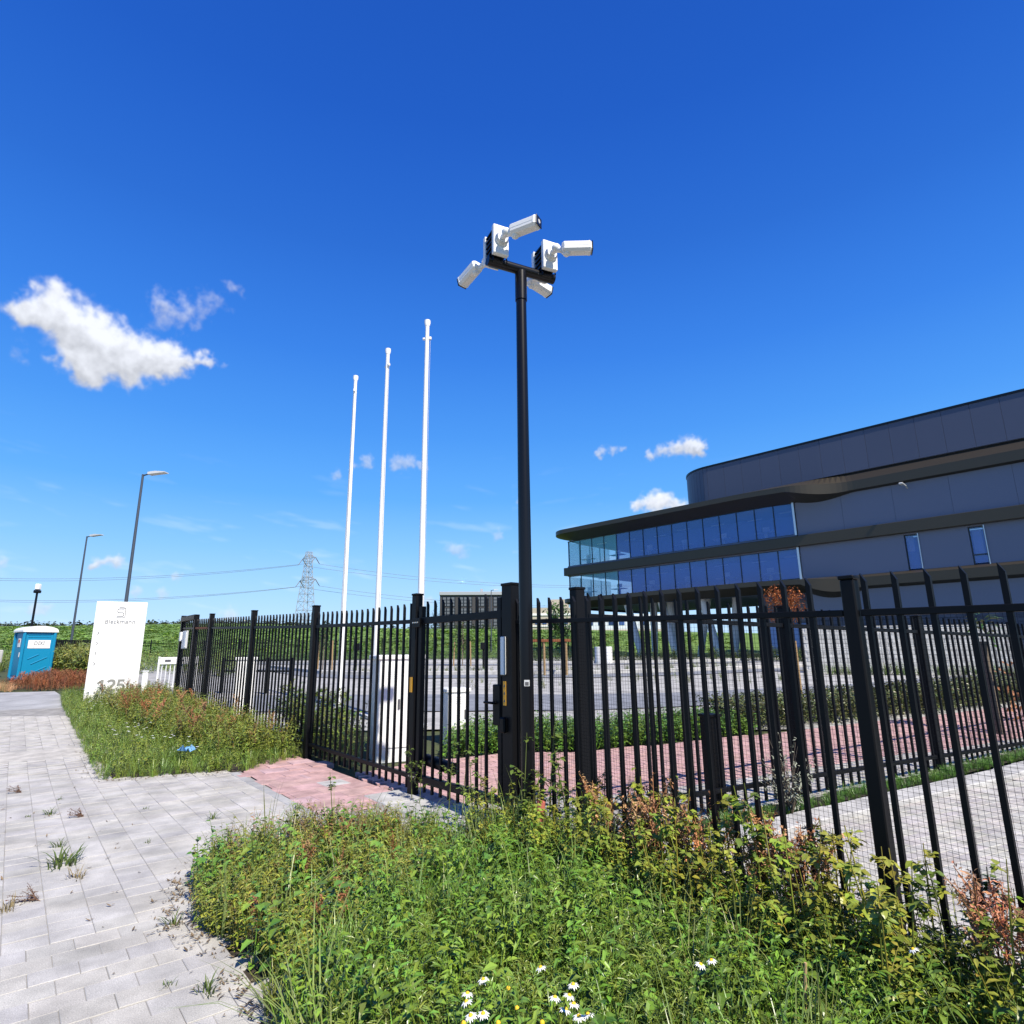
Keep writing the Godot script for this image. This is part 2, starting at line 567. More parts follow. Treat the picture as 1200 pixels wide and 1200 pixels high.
	M.lattice = plain(0.36, 0.38, 0.41, 0.6, 0.2)
	M.cable = plain(0.16, 0.17, 0.19, 0.6)
	M.beige = grained(0.50, 0.44, 0.36, 0.8, fine, 0.2)
	M.leaf_green = leafy(0.48, 0.5)
	M.leaf_green.albedo_color = lin(0.11, 0.17, 0.028)
	M.tuft_green = leafy(0.5, 0.5)
	M.tuft_green.albedo_color = lin(0.10, 0.15, 0.03)
	M.tuft_red = leafy(0.7, 0.3)
	M.tuft_red.albedo_color = lin(0.17, 0.10, 0.065)
	M.tuft_dry = leafy(0.7, 0.3)
	M.tuft_dry.albedo_color = lin(0.22, 0.17, 0.075)
	M.stem_green = plain(0.09, 0.14, 0.03, 0.6)
	M.straw = plain(0.45, 0.30, 0.15, 0.8)
	M.salmon = plain(0.50, 0.14, 0.11, 0.6)
	M.petal = plain(0.85, 0.85, 0.83, 0.6)
	M.petal.backlight_enabled = true
	M.petal.backlight = Color(0.3, 0.3, 0.3)
	M.disc = plain(0.80, 0.50, 0.02, 0.7)

# ---------------------------------------------------------------- ground and paving
var PAVE := [Vector2(-0.3, -1.2), Vector2(-2.1, -4.2), Vector2(-2.2, -5.3), Vector2(-1.0, -6.0), Vector2(-0.05, -5.3), Vector2(-0.02, -5.66), Vector2(-1.09, -6.93), Vector2(-1.24, -6.76)]
func ground() -> void:
	# one sheet to the horizon, finer near the camera
	var xs := [-900.0, -400.0, -200.0, -120.0, -80.0, -50.0, -35.0, -25.0, -18.0, -12.0, -8.0, -5.0, -3.0, -1.5, -0.2, 0.3, 0.7, 1.2, 2.5, 4.0, 6.0, 9.0, 13.0, 18.0, 25.0, 35.0, 50.0, 80.0, 120.0, 200.0, 400.0, 900.0]
	var zs := [60.0, 20.0, 5.0, 0.0, -2.0, -4.0, -6.0, -8.0, -10.0, -12.0, -14.0, -16.0, -18.0, -20.0, -22.0, -26.0, -32.0, -38.0, -45.0, -52.0, -60.0, -70.0, -90.0, -200.0, -1500.0]
	var mb := MB.new()
	for i in xs.size() - 1:
		for j in zs.size() - 1:
			mb.face([on(xs[i], zs[j], -0.05), on(xs[i + 1], zs[j], -0.05), on(xs[i + 1], zs[j + 1], -0.05), on(xs[i], zs[j + 1], -0.05)], Vector3.UP)
	tag(obj("ground", mb.done(), M.grass_ground), "rough green and brown ground under and beyond the paving", "", "", "structure")

	# paving in front of the fence: sand bed and loose laid pavers
	var U := Vector2(-0.63, -0.777)      # away to the left, along the fence
	var V := Vector2(0.777, -0.63)       # away to the right
	var bed_poly := PackedVector2Array([Vector2(0.6, 0.6), Vector2(-0.35, -1.7), Vector2(-1.02, -2.83), Vector2(-1.9, -3.85), Vector2(-2.18, -4.35), Vector2(-2.22, -4.9), Vector2(-1.9, -5.45), Vector2(-0.9, -5.85), Vector2(-0.12, -5.35), Vector2(-0.06, -5.64), Vector2(-1.02, -6.76), Vector2(-1.22, -6.78), Vector2(-1.75, -6.02), Vector2(-3.5, -8.24), Vector2(-5.0, -7.78), Vector2(-10.6, -14.9), Vector2(-16.5, -13.0), Vector2(-9.0, 0.6)])
	var pv := Node3D.new()
	pv.name = "pavement"
	add_child(pv)
	tag(pv, "pale grey concrete paving in front of the black fence", "", "", "structure")
	var bed := MB.new()
	var ix := Geometry2D.triangulate_polygon(bed_poly)
	# cut in small cells so that it follows the ground
	for gx in range(-34, 3):
		for gz in range(-31, 2):
			var cell_poly := PackedVector2Array([Vector2(gx, gz) * 0.5, Vector2(gx + 1, gz) * 0.5, Vector2(gx + 1, gz + 1) * 0.5, Vector2(gx, gz + 1) * 0.5])
			for piece in Geometry2D.intersect_polygons(bed_poly, cell_poly):
				var tr := Geometry2D.triangulate_polygon(piece)
				for t in range(0, tr.size(), 3):
					var pts := []
					for q in 3:
						pts.append(on(piece[tr[t + q]].x, piece[tr[t + q]].y, 0.004))
					bed.face(pts, Vector3.UP)
	tag(obj("sand_bed", bed.done(), M.joint, pv), "sandy joints between the pavers", "", "", "structure")
	var kinds := []
	for k in 3:
		var pm := MB.new()
		pm.box(Vector3(0, -0.022, 0), Vector3(0.198, 0.06, 0.153), 0.0026)
		kinds.append(pm.done())
	var spots := []
	var wide: PackedVector2Array = Geometry2D.offset_polygon(bed_poly, 0.13)[0]
	var red_zone := PackedVector2Array([Vector2(-3.64, -8.33), Vector2(-1.75, -5.86), Vector2(-0.9, -6.86), Vector2(-3.0, -9.4)])
	var sill_zone := PackedVector2Array([Vector2(-0.02, -5.3), Vector2(-0.62, -5.3), Vector2(-1.62, -6.55), Vector2(-1.1, -7.2)])
	for i in range(-2, 112):
		for j in range(-64, 12):
			# near rows are laid in stretcher bond, the far ones in straight lines
			var near_row := i < 27
			var cu := (i + 0.5) * 0.155
			var cv := (j + 0.5 + (0.5 if (near_row and i % 2 == 0) or (not near_row and j < -26 and i % 2 == 0) else 0.0)) * 0.2
			var p := Vector2(0.35, -0.45) + U * cu + V * cv
			if inside(p, wide) and -p.y < 13.5 and not inside(p, red_zone) and not inside(p, sill_zone):
				spots.append(p)
	spots.sort_custom(func(a, b): return a.length() < b.length())
	var turn := Basis(Vector3(V.x, 0, V.y), Vector3.UP, Vector3(-U.x, 0, -U.y)).orthonormalized()
	var tfs := []
	var cols := []
	var seen := 0
	var tones := []
	for k in 6:
		var m: StandardMaterial3D = M.paver.duplicate()
		var g: float = [0.88, 0.92, 0.95, 0.98, 1.01, 1.05][k]
		m.albedo_color = lin(0.71 * g, 0.69 * g * [1.0, 1.0, 0.99, 1.0, 1.0, 0.985][k], 0.655 * g * [1.02, 0.97, 0.95, 1.0, 1.0, 0.95][k])
		tones.append(m)
	for p: Vector2 in spots:
		var b := turn * Basis(Vector3(rng.randf_range(-1, 1), 0, rng.randf_range(-1, 1)).normalized(), rng.randf_range(0.0, 0.012)) * Basis(Vector3.UP, rng.randf_range(-0.006, 0.006))
		var at := on(p.x, p.y, rng.randf_range(-0.0025, 0.0025))
		# leans with the slope of the ground
		var visible_here := p.x < -0.9 and p.y < -2.3 and absf(p.x) < -p.y * 0.98 + 0.2
		if seen < 300 and visible_here:
			obj("paver", kinds[seen % 3], tones[clampi(int(rng.randfn(2.8, 1.1)), 0, 5)], pv, at, b)
			seen += 1
		else:
			tfs.append(Transform3D(b, at))
			var g := clampf(rng.randfn(0.98, 0.035), 0.88, 1.06)
			cols.append(Color(g, g * rng.randf_range(0.985, 1.0), g * rng.randf_range(0.95, 1.01)))
	many("far_pavers", kinds[0], M.paver, tfs, cols, pv)

	# pink paving in front of the fence panel next to the gate, continuing behind it
	var rp := Node3D.new()
	rp.name = "red_pavement"
	add_child(rp)
	tag(rp, "salmon pink paving at the foot of the fence beside the gate", "", "", "structure")
	var red_poly := PackedVector2Array([Vector2(-3.47, -8.24), Vector2(-1.75, -6.02), Vector2(-1.22, -6.78), Vector2(-2.95, -9.08)])
	obj("red_bed", strip([red_poly[0], red_poly[1]], [Vector2(-3.4, -9.5), Vector2(-1.02, -6.72)], 0.003), M.red_paver, rp)
	var rm := MB.new()
	rm.box(Vector3(0, -0.022, 0), Vector3(0.2975, 0.06, 0.2975), 0.004)
	var rmesh := rm.done()
	var rtones := []
	for k in 4:
		var m: StandardMaterial3D = M.red_paver.duplicate()
		var g: float = [0.95, 0.99, 1.02, 1.05][k]
		m.albedo_color = lin(0.84 * g, 0.545 * g * [1.0, 1.03, 1.0, 1.06][k], 0.525 * g * [1.0, 1.0, 1.03, 1.15][k])
		rtones.append(m)
	for i in 13:
		for j in range(-1, 6):
			var p := Vector2(-1.72, -6.1) + U * (0.3 * (i + 0.5) - 0.3) + V * (0.3 * (j + 0.5 - (0.5 if i % 2 else 0.0)))
			if inside(p, red_poly):
				var pale := i == 5 and j == 2
				obj("paver", rmesh, M.kerb if pale else rtones[rng.randi() % 4], rp, on(p.x, p.y, rng.randf_range(-0.002, 0.002)), turn * Basis(Vector3.UP, rng.randf_range(-0.004, 0.004)))
	# grey border course between the two pavings
	var bm := MB.new()
	bm.box(Vector3(0, -0.02, 0), Vector3(0.1, 0.06, 0.2), 0.005)
	var bmesh := bm.done()
	for i in 14:
		var p := Vector2(-1.80, -6.00) + U * (0.2 * (i + 0.5))
		obj("border_paver", bmesh, M.asphalt, rp, on(p.x, p.y, 0.001), turn)
	# light threshold slabs under the gate
	var th := MB.new()
	th.box(Vector3(0, -0.02, 0), Vector3(0.42, 0.06, 0.5), 0.008)
	var tmesh := th.done()
	for i in 4:
		var p := Vector2(-0.33, -5.62) + U * (0.5 * i)
		obj("threshold_slab", tmesh, M.kerb, rp, on(p.x, p.y, 0.004), turn)

	# smooth pavement and road at the far left
	tag(obj("asphalt_path", strip([Vector2(-10.0, -14.0), Vector2(-12.6, -17.6), Vector2(-14.6, -19.9)], [Vector2(-40.0, -2.0), Vector2(-45.0, -10.0), Vector2(-45.0, -13.0)], -0.02, 14), M.asphalt), "smooth pale grey path along the weeds at the far left", "", "", "structure")
	var spill := MB.new()
	for q: Array in [[-9.2, -8.7, 3.6, 0.75], [-6.9, -9.6, 0.9, 0.3], [-8.6, -11.4, 1.2, 0.28]]:
		var rim := []
		for k in 40:
			var a := TAU * k / 40.0
			var rr := 1.0 + 0.28 * sin(a * 3.0 + q[0]) + 0.12 * sin(a * 7.0) + rng.randf_range(-0.08, 0.08)
			var off := Vector2(cos(a) * rr * float(q[2]), sin(a) * rr * float(q[3]))
			rim.append(Vector2(q[0], q[1]) + Vector2(0.97 * off.x + 0.2 * off.y, -0.2 * off.x + 0.97 * off.y))
		for ring in 4:
			for k in 40:
				var c0 := Vector2(q[0], q[1])
				var pts := []
				for w: Array in [[ring, k], [ring + 1, k], [ring + 1, k + 1], [ring, k + 1]]:
					var p := c0.lerp(rim[w[1] % 40], w[0] / 4.0)
					pts.append(on(p.x, p.y, 0.0135 - 0.006 * pow(w[0] / 4.0, 3.0)))
				spill.face(pts, Vector3.UP)
	tag(obj("sand_patch", spill.done(), M.sand), "pale sand spilled over the grey pavers at the left", "", "", "stuff")
	tag(obj("back_road", strip([Vector2(-9.0, -17.3), Vector2(-10.0, -19.5), Vector2(-16.0, -33.0), Vector2(-24.0, -50.0)], [Vector2(-14.2, -20.5), Vector2(-14.8, -22.5), Vector2(-24.0, -34.0), Vector2(-36.0, -50.0)], -0.015, 6), M.asphalt), "pale road behind the white sign board", "", "", "structure")
	# car park behind the fence
	tag(obj("car_park", strip([Vector2(-4.2, -11.3), Vector2(-9.2, -16.6), Vector2(-16.5, -30.0), Vector2(-23.0, -52.0)], [Vector2(14.0, -12.0), Vector2(24.0, -18.0), Vector2(24.0, -34.0), Vector2(12.0, -56.0)], -0.012, 14), M.road_pave), "pale grey paved car park behind the fence", "", "", "structure")
	tag(obj("road", strip([Vector2(-7.0, -13.9), Vector2(-1.0, -13.6), Vector2(4.2, -14.6), Vector2(8.9, -16.7), Vector2(16.9, -21.3), Vector2(30.0, -28.0)], [Vector2(-7.4, -17.4), Vector2(-1.0, -17.0), Vector2(4.4, -17.3), Vector2(9.6, -19.0), Vector2(17.6, -23.2), Vector2(31.0, -31.0)], 0.012, 4), M.blue_pave), "blue grey paved lane beyond the low hedge", "", "", "structure")
	# kerbs with the gutter before them
	for k in 2:
		var line: Array = [[Vector2(-14.0, -36.0), Vector2(-8.5, -28.0), Vector2(-5.6, -26.5), Vector2(-1.5, -26.4), Vector2(3.1, -26.0), Vector2(7.0, -27.0), Vector2(12.0, -29.4), Vector2(17.0, -31.5), Vector2(30.0, -37.5)], [Vector2(-20.0, -46.0), Vector2(-10.0, -41.5), Vector2(-2.2, -39.0), Vector2(4.4, -38.0), Vector2(12.0, -38.6), Vector2(22.0, -43.0)]][k]
		var inner := []
		var outer := []
		for p: Vector2 in line:
			inner.append(p); outer.append(p + Vector2(0.05, 1.0))
		tag(obj("gutter", strip(inner, [] + outer.map(func(q): return q + Vector2(0, 1.3)), 0.012, 2), M.blue_pave), ["dark gutter band along the nearer white kerb", "dark gutter band along the farther white kerb"][k], "", "", "structure")
		var kb := MB.new()
		for i in line.size() - 1:
			var a := on(line[i].x, line[i].y, 0.05)
			var b := on(line[i + 1].x, line[i + 1].y, 0.05)
			var d := (b - a).normalized()
			kb.box((a + b) * 0.5, Vector3(0.32, 0.22, a.distance_to(b)), 0.02, Color.WHITE, Basis.looking_at(d))
		tag(obj("kerb", kb.done(), M.kerb), ["white concrete kerb across the car park, nearer one", "white concrete kerb across the car park, farther one"][k], "", "", "structure")
	# planted islands behind the kerbs
	tag(obj("island_ground", strip([Vector2(-8.0, -28.6), Vector2(-1.5, -27.3), Vector2(3.2, -26.7), Vector2(12.0, -30.0), Vector2(24.0, -35.5)], [Vector2(-8.0, -31.0), Vector2(-1.5, -29.6), Vector2(3.2, -29.0), Vector2(12.0, -32.0), Vector2(24.0, -37.5)], 0.02, 3), M.road_pave), "pale paved strip behind the nearer white kerb", "", "", "structure")

	# pink and grey klinker path inside the second fence
	var klin := MB.new()
	klin.box(Vector3(0, -0.02, 0), Vector3(0.196, 0.05, 0.096), 0.004)
	var kmesh := klin.done()
	var A := Vector2(0.906, -0.423)      # along the path, away to the right
	var N := Vector2(-0.423, -0.906)
	var areas := [
		["inner_path", "grey klinker strip of the path inside the second fence", PackedVector2Array([Vector2(-0.75, -6.42), Vector2(0.36, -6.95), Vector2(8.0, -10.4), Vector2(13.0, -12.7), Vector2(12.6, -12.6), Vector2(7.4, -9.5), Vector2(0.5, -5.5), Vector2(0.05, -5.7)]), M.paver, 0.9],
		["pink_path", "pink klinker path inside the second fence", PackedVector2Array([Vector2(-0.8, -6.42), Vector2(0.36, -6.95), Vector2(8.0, -10.4), Vector2(15.0, -13.6), Vector2(17.0, -16.6), Vector2(11.4, -14.2), Vector2(4.49, -11.2), Vector2(0.61, -9.6), Vector2(-1.3, -8.7), Vector2(-2.0, -8.1)]), M.red_paver, 1.0],
		["fenced_path", "pale klinker path between the two black fences", PackedVector2Array([Vector2(0.75, -4.6), Vector2(1.7, -5.45), Vector2(6.2, -7.95), Vector2(9.5, -9.8), Vector2(9.5, -4.0), Vector2(4.6, -0.4), Vector2(3.6, -1.2)]), M.paver, 1.0]]
	for ar: Array in areas:
		var nd := Node3D.new()
		nd.name = ar[0]
		add_child(nd)
		tag(nd, ar[1], "", "", "structure")
		var poly: PackedVector2Array = ar[2]
		var base := MB.new()
		for gx in range(-6, 36):
			for gz in range(-36, 2):
				var cp := PackedVector2Array([Vector2(gx, gz) * 0.5, Vector2(gx + 1, gz) * 0.5, Vector2(gx + 1, gz + 1) * 0.5, Vector2(gx, gz + 1) * 0.5])
				for piece in Geometry2D.intersect_polygons(poly, cp):
					var tr := Geometry2D.triangulate_polygon(piece)
					for t in range(0, tr.size(), 3):
						var pts := []
						for q in 3:
							pts.append(on(piece[tr[t + q]].x, piece[tr[t + q]].y, -0.011))
						base.face(pts, Vector3.UP)
		obj("bed", base.done(), M.joint, nd)
		var tf2 := []
		var cl2 := []
		var kb2 := Basis(Vector3(A.x, 0, A.y), Vector3.UP, Vector3(-N.x, 0, -N.y)).orthonormalized()
		for i in range(-70, 150):
			for j in range(-50, 110):
				var p := Vector2(0.576, -5.42) + A * (0.2 * (i + (0.5 if j % 2 else 0.0))) + N * (0.1 * j)
				if p.x > -2.2 and p.x < 17.5 and p.y > -17.0 and inside(p, poly):
					var b := kb2 * Basis(Vector3(rng.randf_range(-1, 1), 0, rng.randf_range(-1, 1)).normalized(), rng.randf_range(0.0, 0.012))
					tf2.append(Transform3D(b, on(p.x, p.y, rng.randf_range(-0.002, 0.002))))
					var g := rng.randf_range(0.92, 1.05) * float(ar[4])
					cl2.append(Color(g, g * rng.randf_range(0.96, 1.02), g * rng.randf_range(0.94, 1.02)))
		many("pavers", kmesh, ar[3], tf2, cl2, nd)
	# white edging stones beside the strip of grass
	var ed := Node3D.new()
	ed.name = "path_edging"
	add_child(ed)
	tag(ed, "white edging stones between grass strip and klinker path", "", "", "structure")
	var em := MB.new()
	em.box(Vector3(0, -0.03, 0), Vector3(0.495, 0.12, 0.30), 0.012)
	var emesh := em.done()
	var e0 := Vector2(1.2, -5.25)
	var ea := Vector2(0.866, -0.5)
	var eb := Basis(Vector3(ea.x, 0, ea.y), Vector3.UP, Vector3(0.5, 0, 0.866))
	for i in 16:
		var p := e0 + ea * (0.5 * i)
		obj("edging_stone", emesh, M.kerb, ed, on(p.x, p.y, rng.randf_range(0.018, 0.024)), eb * Basis(Vector3.UP, rng.randf_range(-0.01, 0.01)))
	var sl := []
	var sr := []
	for i in 8:
		sl.append(Vector2(0.9, -5.3) + ea * (1.2 * i) + Vector2(0.0, -0.12))
		sr.append(Vector2(0.55, -5.42) + Vector2(0.857, -0.515) * (1.2 * i) + Vector2(-0.03, -0.05))
	tag(obj("verge", strip(sl, sr, 0.004, 2), M.soil), "strip of soil under the second fence", "", "", "structure")
	# soil under the weeds
	tag(obj("weed_bed", strip([Vector2(-0.2, -1.3), Vector2(-0.95, -2.8), Vector2(-1.85, -3.8), Vector2(-2.1, -4.4), Vector2(-2.12, -4.95), Vector2(-1.7, -5.5)], [Vector2(4.6, -0.2), Vector2(3.8, -1.2), Vector2(2.5, -2.6), Vector2(1.6, -3.8), Vector2(0.9, -4.7), Vector2(0.1, -5.6)], 0.0, 8), M.soil), "dark soil under the weeds before the fence", "", "", "structure")
	tag(obj("verge", strip([Vector2(-3.45, -8.3), Vector2(-5.0, -7.85), Vector2(-10.5, -14.85), Vector2(-13.0, -18.0)], [Vector2(-2.95, -9.0), Vector2(-3.6, -9.75), Vector2(-8.5, -15.4), Vector2(-9.2, -17.3)], 0.0, 8), M.soil), "soil under the weeds between paving and far fence", "", "", "structure")

# ---------------------------------------------------------------- the office building
func building() -> void:
	var UU := Vector3(0.68835, 0, 0.72537)
	var NN := Vector3(-0.72537, 0, 0.68835)
	var b := thing("office_building", Vector3(6.0, 0, -64.7), Basis(UU, Vector3.UP, NN), "dark grey office building with curved upper storey and two rows of blue windows", "building")
	var RT := 62.0
	# upper storey: cladding panels on a body with a rounded corner
	var outline := PackedVector2Array()
	for k in 15:
		var a := deg_to_rad(180.0 - 90.0 * k / 14.0)
		outline.append(Vector2(17.0 + 3.5 * cos(a), -3.5 + 3.5 * sin(a)))
	outline.append(Vector2(RT, 0.0)); outline.append(Vector2(RT, -34.0)); outline.append(Vector2(13.5, -34.0))
	var flat := Transform3D(Basis(Vector3.RIGHT, Vector3(0, 0, 1), Vector3(0, 1, 0)), Vector3.ZERO)
	var body := MB.new()
	var inset := PackedVector2Array()
	for p in outline:
		inset.append(p + Vector2(0.1 if p.x < 30.0 else 0.0, -0.12))
	body.prism(inset, 14.3, 17.5, Color.WHITE, flat)
	obj("upper_storey", body.done(), M.cladding, b)
	var edge := []
	for k in 15:
		edge.append(outline[k])
	var xx := 17.0
	while xx < RT:
		xx += 1.62
		edge.append(Vector2(xx, 0.0))
	for i in edge.size() - 1:
		var a: Vector2 = edge[i]
		var q: Vector2 = edge[i + 1]
		var d := (q - a).normalized()
		var ln := a.distance_to(q)
		var pm := MB.new()
		var bs := Basis(Vector3(d.x, 0, d.y), Vector3.UP, Vector3(-d.y, 0, d.x))
		var g := rng.randf_range(0.95, 1.05)
		pm.box(Vector3((a.x + q.x) * 0.5, 15.98, (a.y + q.y) * 0.5), Vector3(ln - 0.014, 3.04, 0.1), 0.004, Color(g, g, g), bs)
		obj("cladding_panel", pm.done(), M.cladding, b)
		var cm := MB.new()
		cm.box(Vector3((a.x + q.x) * 0.5, 17.58, (a.y + q.y) * 0.5), Vector3(ln + 0.02, 0.16, 0.2), 0.0, Color.WHITE, bs)
		obj("roof_cap", cm.done(), M.pole_black, b)
	# sweeping canopies: outer edge, wall line and heights along the facade
	for lev in 2:
		var top_y: float = [13.95, 6.75][lev]
		var reach: float = [2.1, 1.3][lev]
		var fas: float = [0.42, 0.38][lev]
		var sec := []
		for k in 7:
			sec.append([Vector2(-reach * 0.62, -14.0 + 2.05 * k), Vector2(0.0, -14.0 + 2.05 * k), fas])
		for k in 9:
			var a := deg_to_rad(180.0 - 90.0 * k / 8.0)
			sec.append([Vector2(1.2 + (1.2 + reach * 0.62) * cos(a), reach - 3.0 + 3.0 * sin(a)), Vector2(minf(0.15 * k, 1.2), 0.0), fas])
		for k in 14:
			sec.append([Vector2(2.5 + 1.68 * k, reach), Vector2(2.5 + 1.68 * k, 0.0), fas])
		for k in 13:
			var t := k / 12.0
			var e := smoothstep(0.0, 1.0, t)
			var s := 24.5 + 4.3 * t
			sec.append([Vector2(s, lerpf(reach, 0.42, e)), Vector2(s, 0.0), fas + [0.28, 0.55][lev] * sin(PI * minf(1.0, t * 1.05)) * (1.0 - 0.3 * t) + 0.26 * e])
		for k in 9:
			sec.append([Vector2(28.9 + 4.2 * k, 0.42), Vector2(28.9 + 4.2 * k, 0.0), fas + 0.26])
		var can := MB.new()
		var und := MB.new()
		var top_wall: float = [14.55, 6.8][lev]
		for i in sec.size() - 1:
			var p: Array = sec[i]
			var q: Array = sec[i + 1]
			var drop_p := 0.28 * smoothstep(20.0, 29.0, p[0].x)
			var drop_q := 0.28 * smoothstep(20.0, 29.0, q[0].x)
			var po := Vector3(p[0].x, top_y - drop_p, p[0].y)
			var qo := Vector3(q[0].x, top_y - drop_q, q[0].y)
			var pb := po - Vector3(0, p[2], 0)
			var qb := qo - Vector3(0, q[2], 0)
			var outw := Vector3(0, 0, 1) if i > 8 else Vector3(-1, 0, 0.3)
			can.face([po, qo, qb, pb], outw)
			can.face([po, qo, Vector3(q[1].x, top_wall, q[1].y - 0.2), Vector3(p[1].x, top_wall, p[1].y - 0.2)], Vector3.UP)
			var low := 0.55
			var pu := Vector3(p[1].x, minf(pb.y, top_y - 0.4) - low * clampf((p[0].y - p[1].y) / reach, 0.0, 1.0) if i > 6 else top_y - 1.0, p[1].y - 0.1)
			var qu := Vector3(q[1].x, minf(qb.y, top_y - 0.4) - low * clampf((q[0].y - q[1].y) / reach, 0.0, 1.0) if i > 5 else top_y - 1.0, q[1].y - 0.1)
			und.face([pb, qb, qu, pu], Vector3.DOWN)
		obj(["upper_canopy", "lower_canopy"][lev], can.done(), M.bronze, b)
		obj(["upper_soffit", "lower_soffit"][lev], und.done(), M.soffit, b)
	# band between the window rows
	var band := MB.new()
	band.box(Vector3((RT - 0.3) * 0.5, 9.72, -0.1), Vector3(RT + 0.3, 0.84, 1.0), 0.03)
	obj("middle_band", band.done(), M.bronze, b)
	# solid walls to the right of the glass, each with its openings left free
	var x0 := 24.3
	var rows := [[10.14, 13.5], [6.2, 9.3], [3.55, 6.2]]
	var wins := [31.45, 35.15, 38.85, 42.55, 46.25, 49.95]
	var upper := MB.new()
	upper.box(Vector3((x0 + RT) * 0.5, 11.9, -0.17), Vector3(RT - x0, 3.6, 0.3))
	var uw := obj("wall", upper.done(), M.mortar_dark, b)
	for k in 11:
		var wp := MB.new()
		var pw := (RT - x0) / 11.0
		var pg := rng.randf_range(0.97, 1.03)
		wp.box(Vector3(x0 + pw * (k + 0.5), 11.9, -0.01), Vector3(pw - 0.012, 3.6, 0.04), 0.003, Color(pg, pg, pg))
		obj("panel", wp.done(), M.facade, uw)
	var lw := MB.new()
	var cur := x0
	for wx: float in wins + [RT]:
		lw.box(Vector3((cur + wx) * 0.5, 7.8, -0.15), Vector3(wx - cur, 3.2, 0.3))
		if wx < RT:
			lw.box(Vector3(wx + 0.42, 9.3, -0.15), Vector3(0.84, 0.2, 0.3)); lw.box(Vector3(wx + 0.42, 6.36, -0.15), Vector3(0.84, 0.32, 0.3))
		cur = wx + 0.84
	obj("wall", lw.done(), M.facade, b)
	for k in wins.size():
		var fm := MB.new()
		var cx: float = wins[k] + 0.42
		for s: float in [-1.0, 1.0]:
			fm.box(Vector3(cx + s * 0.39, 7.86, -0.2), Vector3(0.06, 2.68, 0.1))
			fm.box(Vector3(cx, 7.86 + s * 1.31, -0.2), Vector3(0.72, 0.06, 0.1))
		if k == 1:
			fm.box(Vector3(cx, 7.35, -0.2), Vector3(0.72, 0.08, 0.1))
		var w := obj("window", fm.done(), M.dark, b)
		var gm := MB.new()
		gm.box(Vector3(cx, 7.86, -0.21), Vector3(0.72, 2.56, 0.015))
		obj("pane", gm.done(), M.glass, w)
		gm = MB.new()
		gm.box(Vector3(cx, 7.86, -1.6), Vector3(2.4, 2.7, 0.1))
		obj("room_wall", gm.done(), M.inside, w)
		gm = MB.new()
		gm.box(Vector3(cx - 0.2 + 0.15 * (k % 3), 8.6 - 0.4 * (k % 2), -0.42), Vector3(0.5, 1.1 + 0.5 * (k % 2), 0.02))
		obj("blind", gm.done(), M.grey_plastic, w)
		var rv := MB.new()
		rv.box(Vector3(cx + 0.44, 7.86, 0.02), Vector3(0.05, 2.74, 0.1), 0.0)
		obj("reveal_trim", rv.done(), M.steel, w)
	# grey wall above the bricks, and the brick plinth itself
	var gw := MB.new()
	gw.box(Vector3((24.5 + RT) * 0.5, 5.0, -0.25), Vector3(RT - 24.5, 2.4, 0.3))
	obj("wall", gw.done(), M.facade, b)
	var bw := MB.new()
	bw.box(Vector3((24.5 + RT) * 0.5, 2.0, -0.32), Vector3(RT - 24.5, 3.9, 0.3))
	var bwall := obj("brick_wall", bw.done(), M.mortar_dark, b)
	var bk := MB.new()
	bk.box(Vector3.ZERO, Vector3(0.59, 0.18, 0.06), 0.01)
	var tfs := []
	var cols := []
	for r in 19:
		for k in 60:
			var x := 24.9 + 0.6 * (k + (0.5 if r % 2 else 0.0))
			if x < RT - 0.4:
				tfs.append(Transform3D(Basis.IDENTITY, Vector3(x, 0.45 + 0.19 * r, -0.16)))
				var g := rng.randf_range(0.85, 1.1)
				cols.append(Color(g, g, g))
	many("bricks", bk.done(), M.brick_grey, tfs, cols, bwall)
	# glazed wing: two rows of fifteen panes, floors and a core behind
	for lev in 2:
		var y0: float = [10.36, 6.86][lev]
		var y1: float = [12.95, 9.18][lev]
		var fr := MB.new()
		fr.box(Vector3(12.1, y0 - 0.05, -0.1), Vector3(24.2, 0.1, 0.14)); fr.box(Vector3(12.1, y1 + 0.05, -0.1), Vector3(24.2, 0.1, 0.14))
		var row := obj("window_row", fr.done(), M.dark, b)
		for k in 15:
			var w := 1.6
			var x := 0.1 + w * k
			var gm := MB.new()
			gm.box(Vector3(x + w * 0.5, (y0 + y1) * 0.5, -0.12), Vector3(w - 0.07, y1 - y0, 0.015))
			obj("pane", gm.done(), M.glass_clear if k < 4 else M.glass, row)
			var mm := MB.new()
			mm.box(Vector3(x, (y0 + y1) * 0.5, -0.11), Vector3(0.06, y1 - y0, 0.1))
			obj("mullion", mm.done(), M.dark, row)
		var ms := MB.new()
		ms.box(Vector3(24.17, (y0 + y1) * 0.5, 0.02), Vector3(0.16, y1 - y0 + 0.2, 0.2))
		obj("mullion", ms.done(), M.steel, row)
		# glazing of the gable end
		for k in 4:
			var gm := MB.new()
			gm.box(Vector3(0.08, (y0 + y1) * 0.5, -1.0 - 1.8 * k), Vector3(0.015, y1 - y0, 1.74))
			obj("pane", gm.done(), M.glass_clear, row)
			var mm := MB.new()
			mm.box(Vector3(0.08, (y0 + y1) * 0.5, -0.1 - 1.8 * k), Vector3(0.1, y1 - y0, 0.06))
			obj("mullion", mm.done(), M.dark, row)
		var it := MB.new()
		it.box(Vector3(13.5, (y0 + y1) * 0.5, -10.2), Vector3(18.0, y1 - y0 + 0.1, 10.0))
		it.box(Vector3(15.0, (y0 + y1) * 0.5, -4.2), Vector3(9.0, y1 - y0 + 0.1, 0.2))
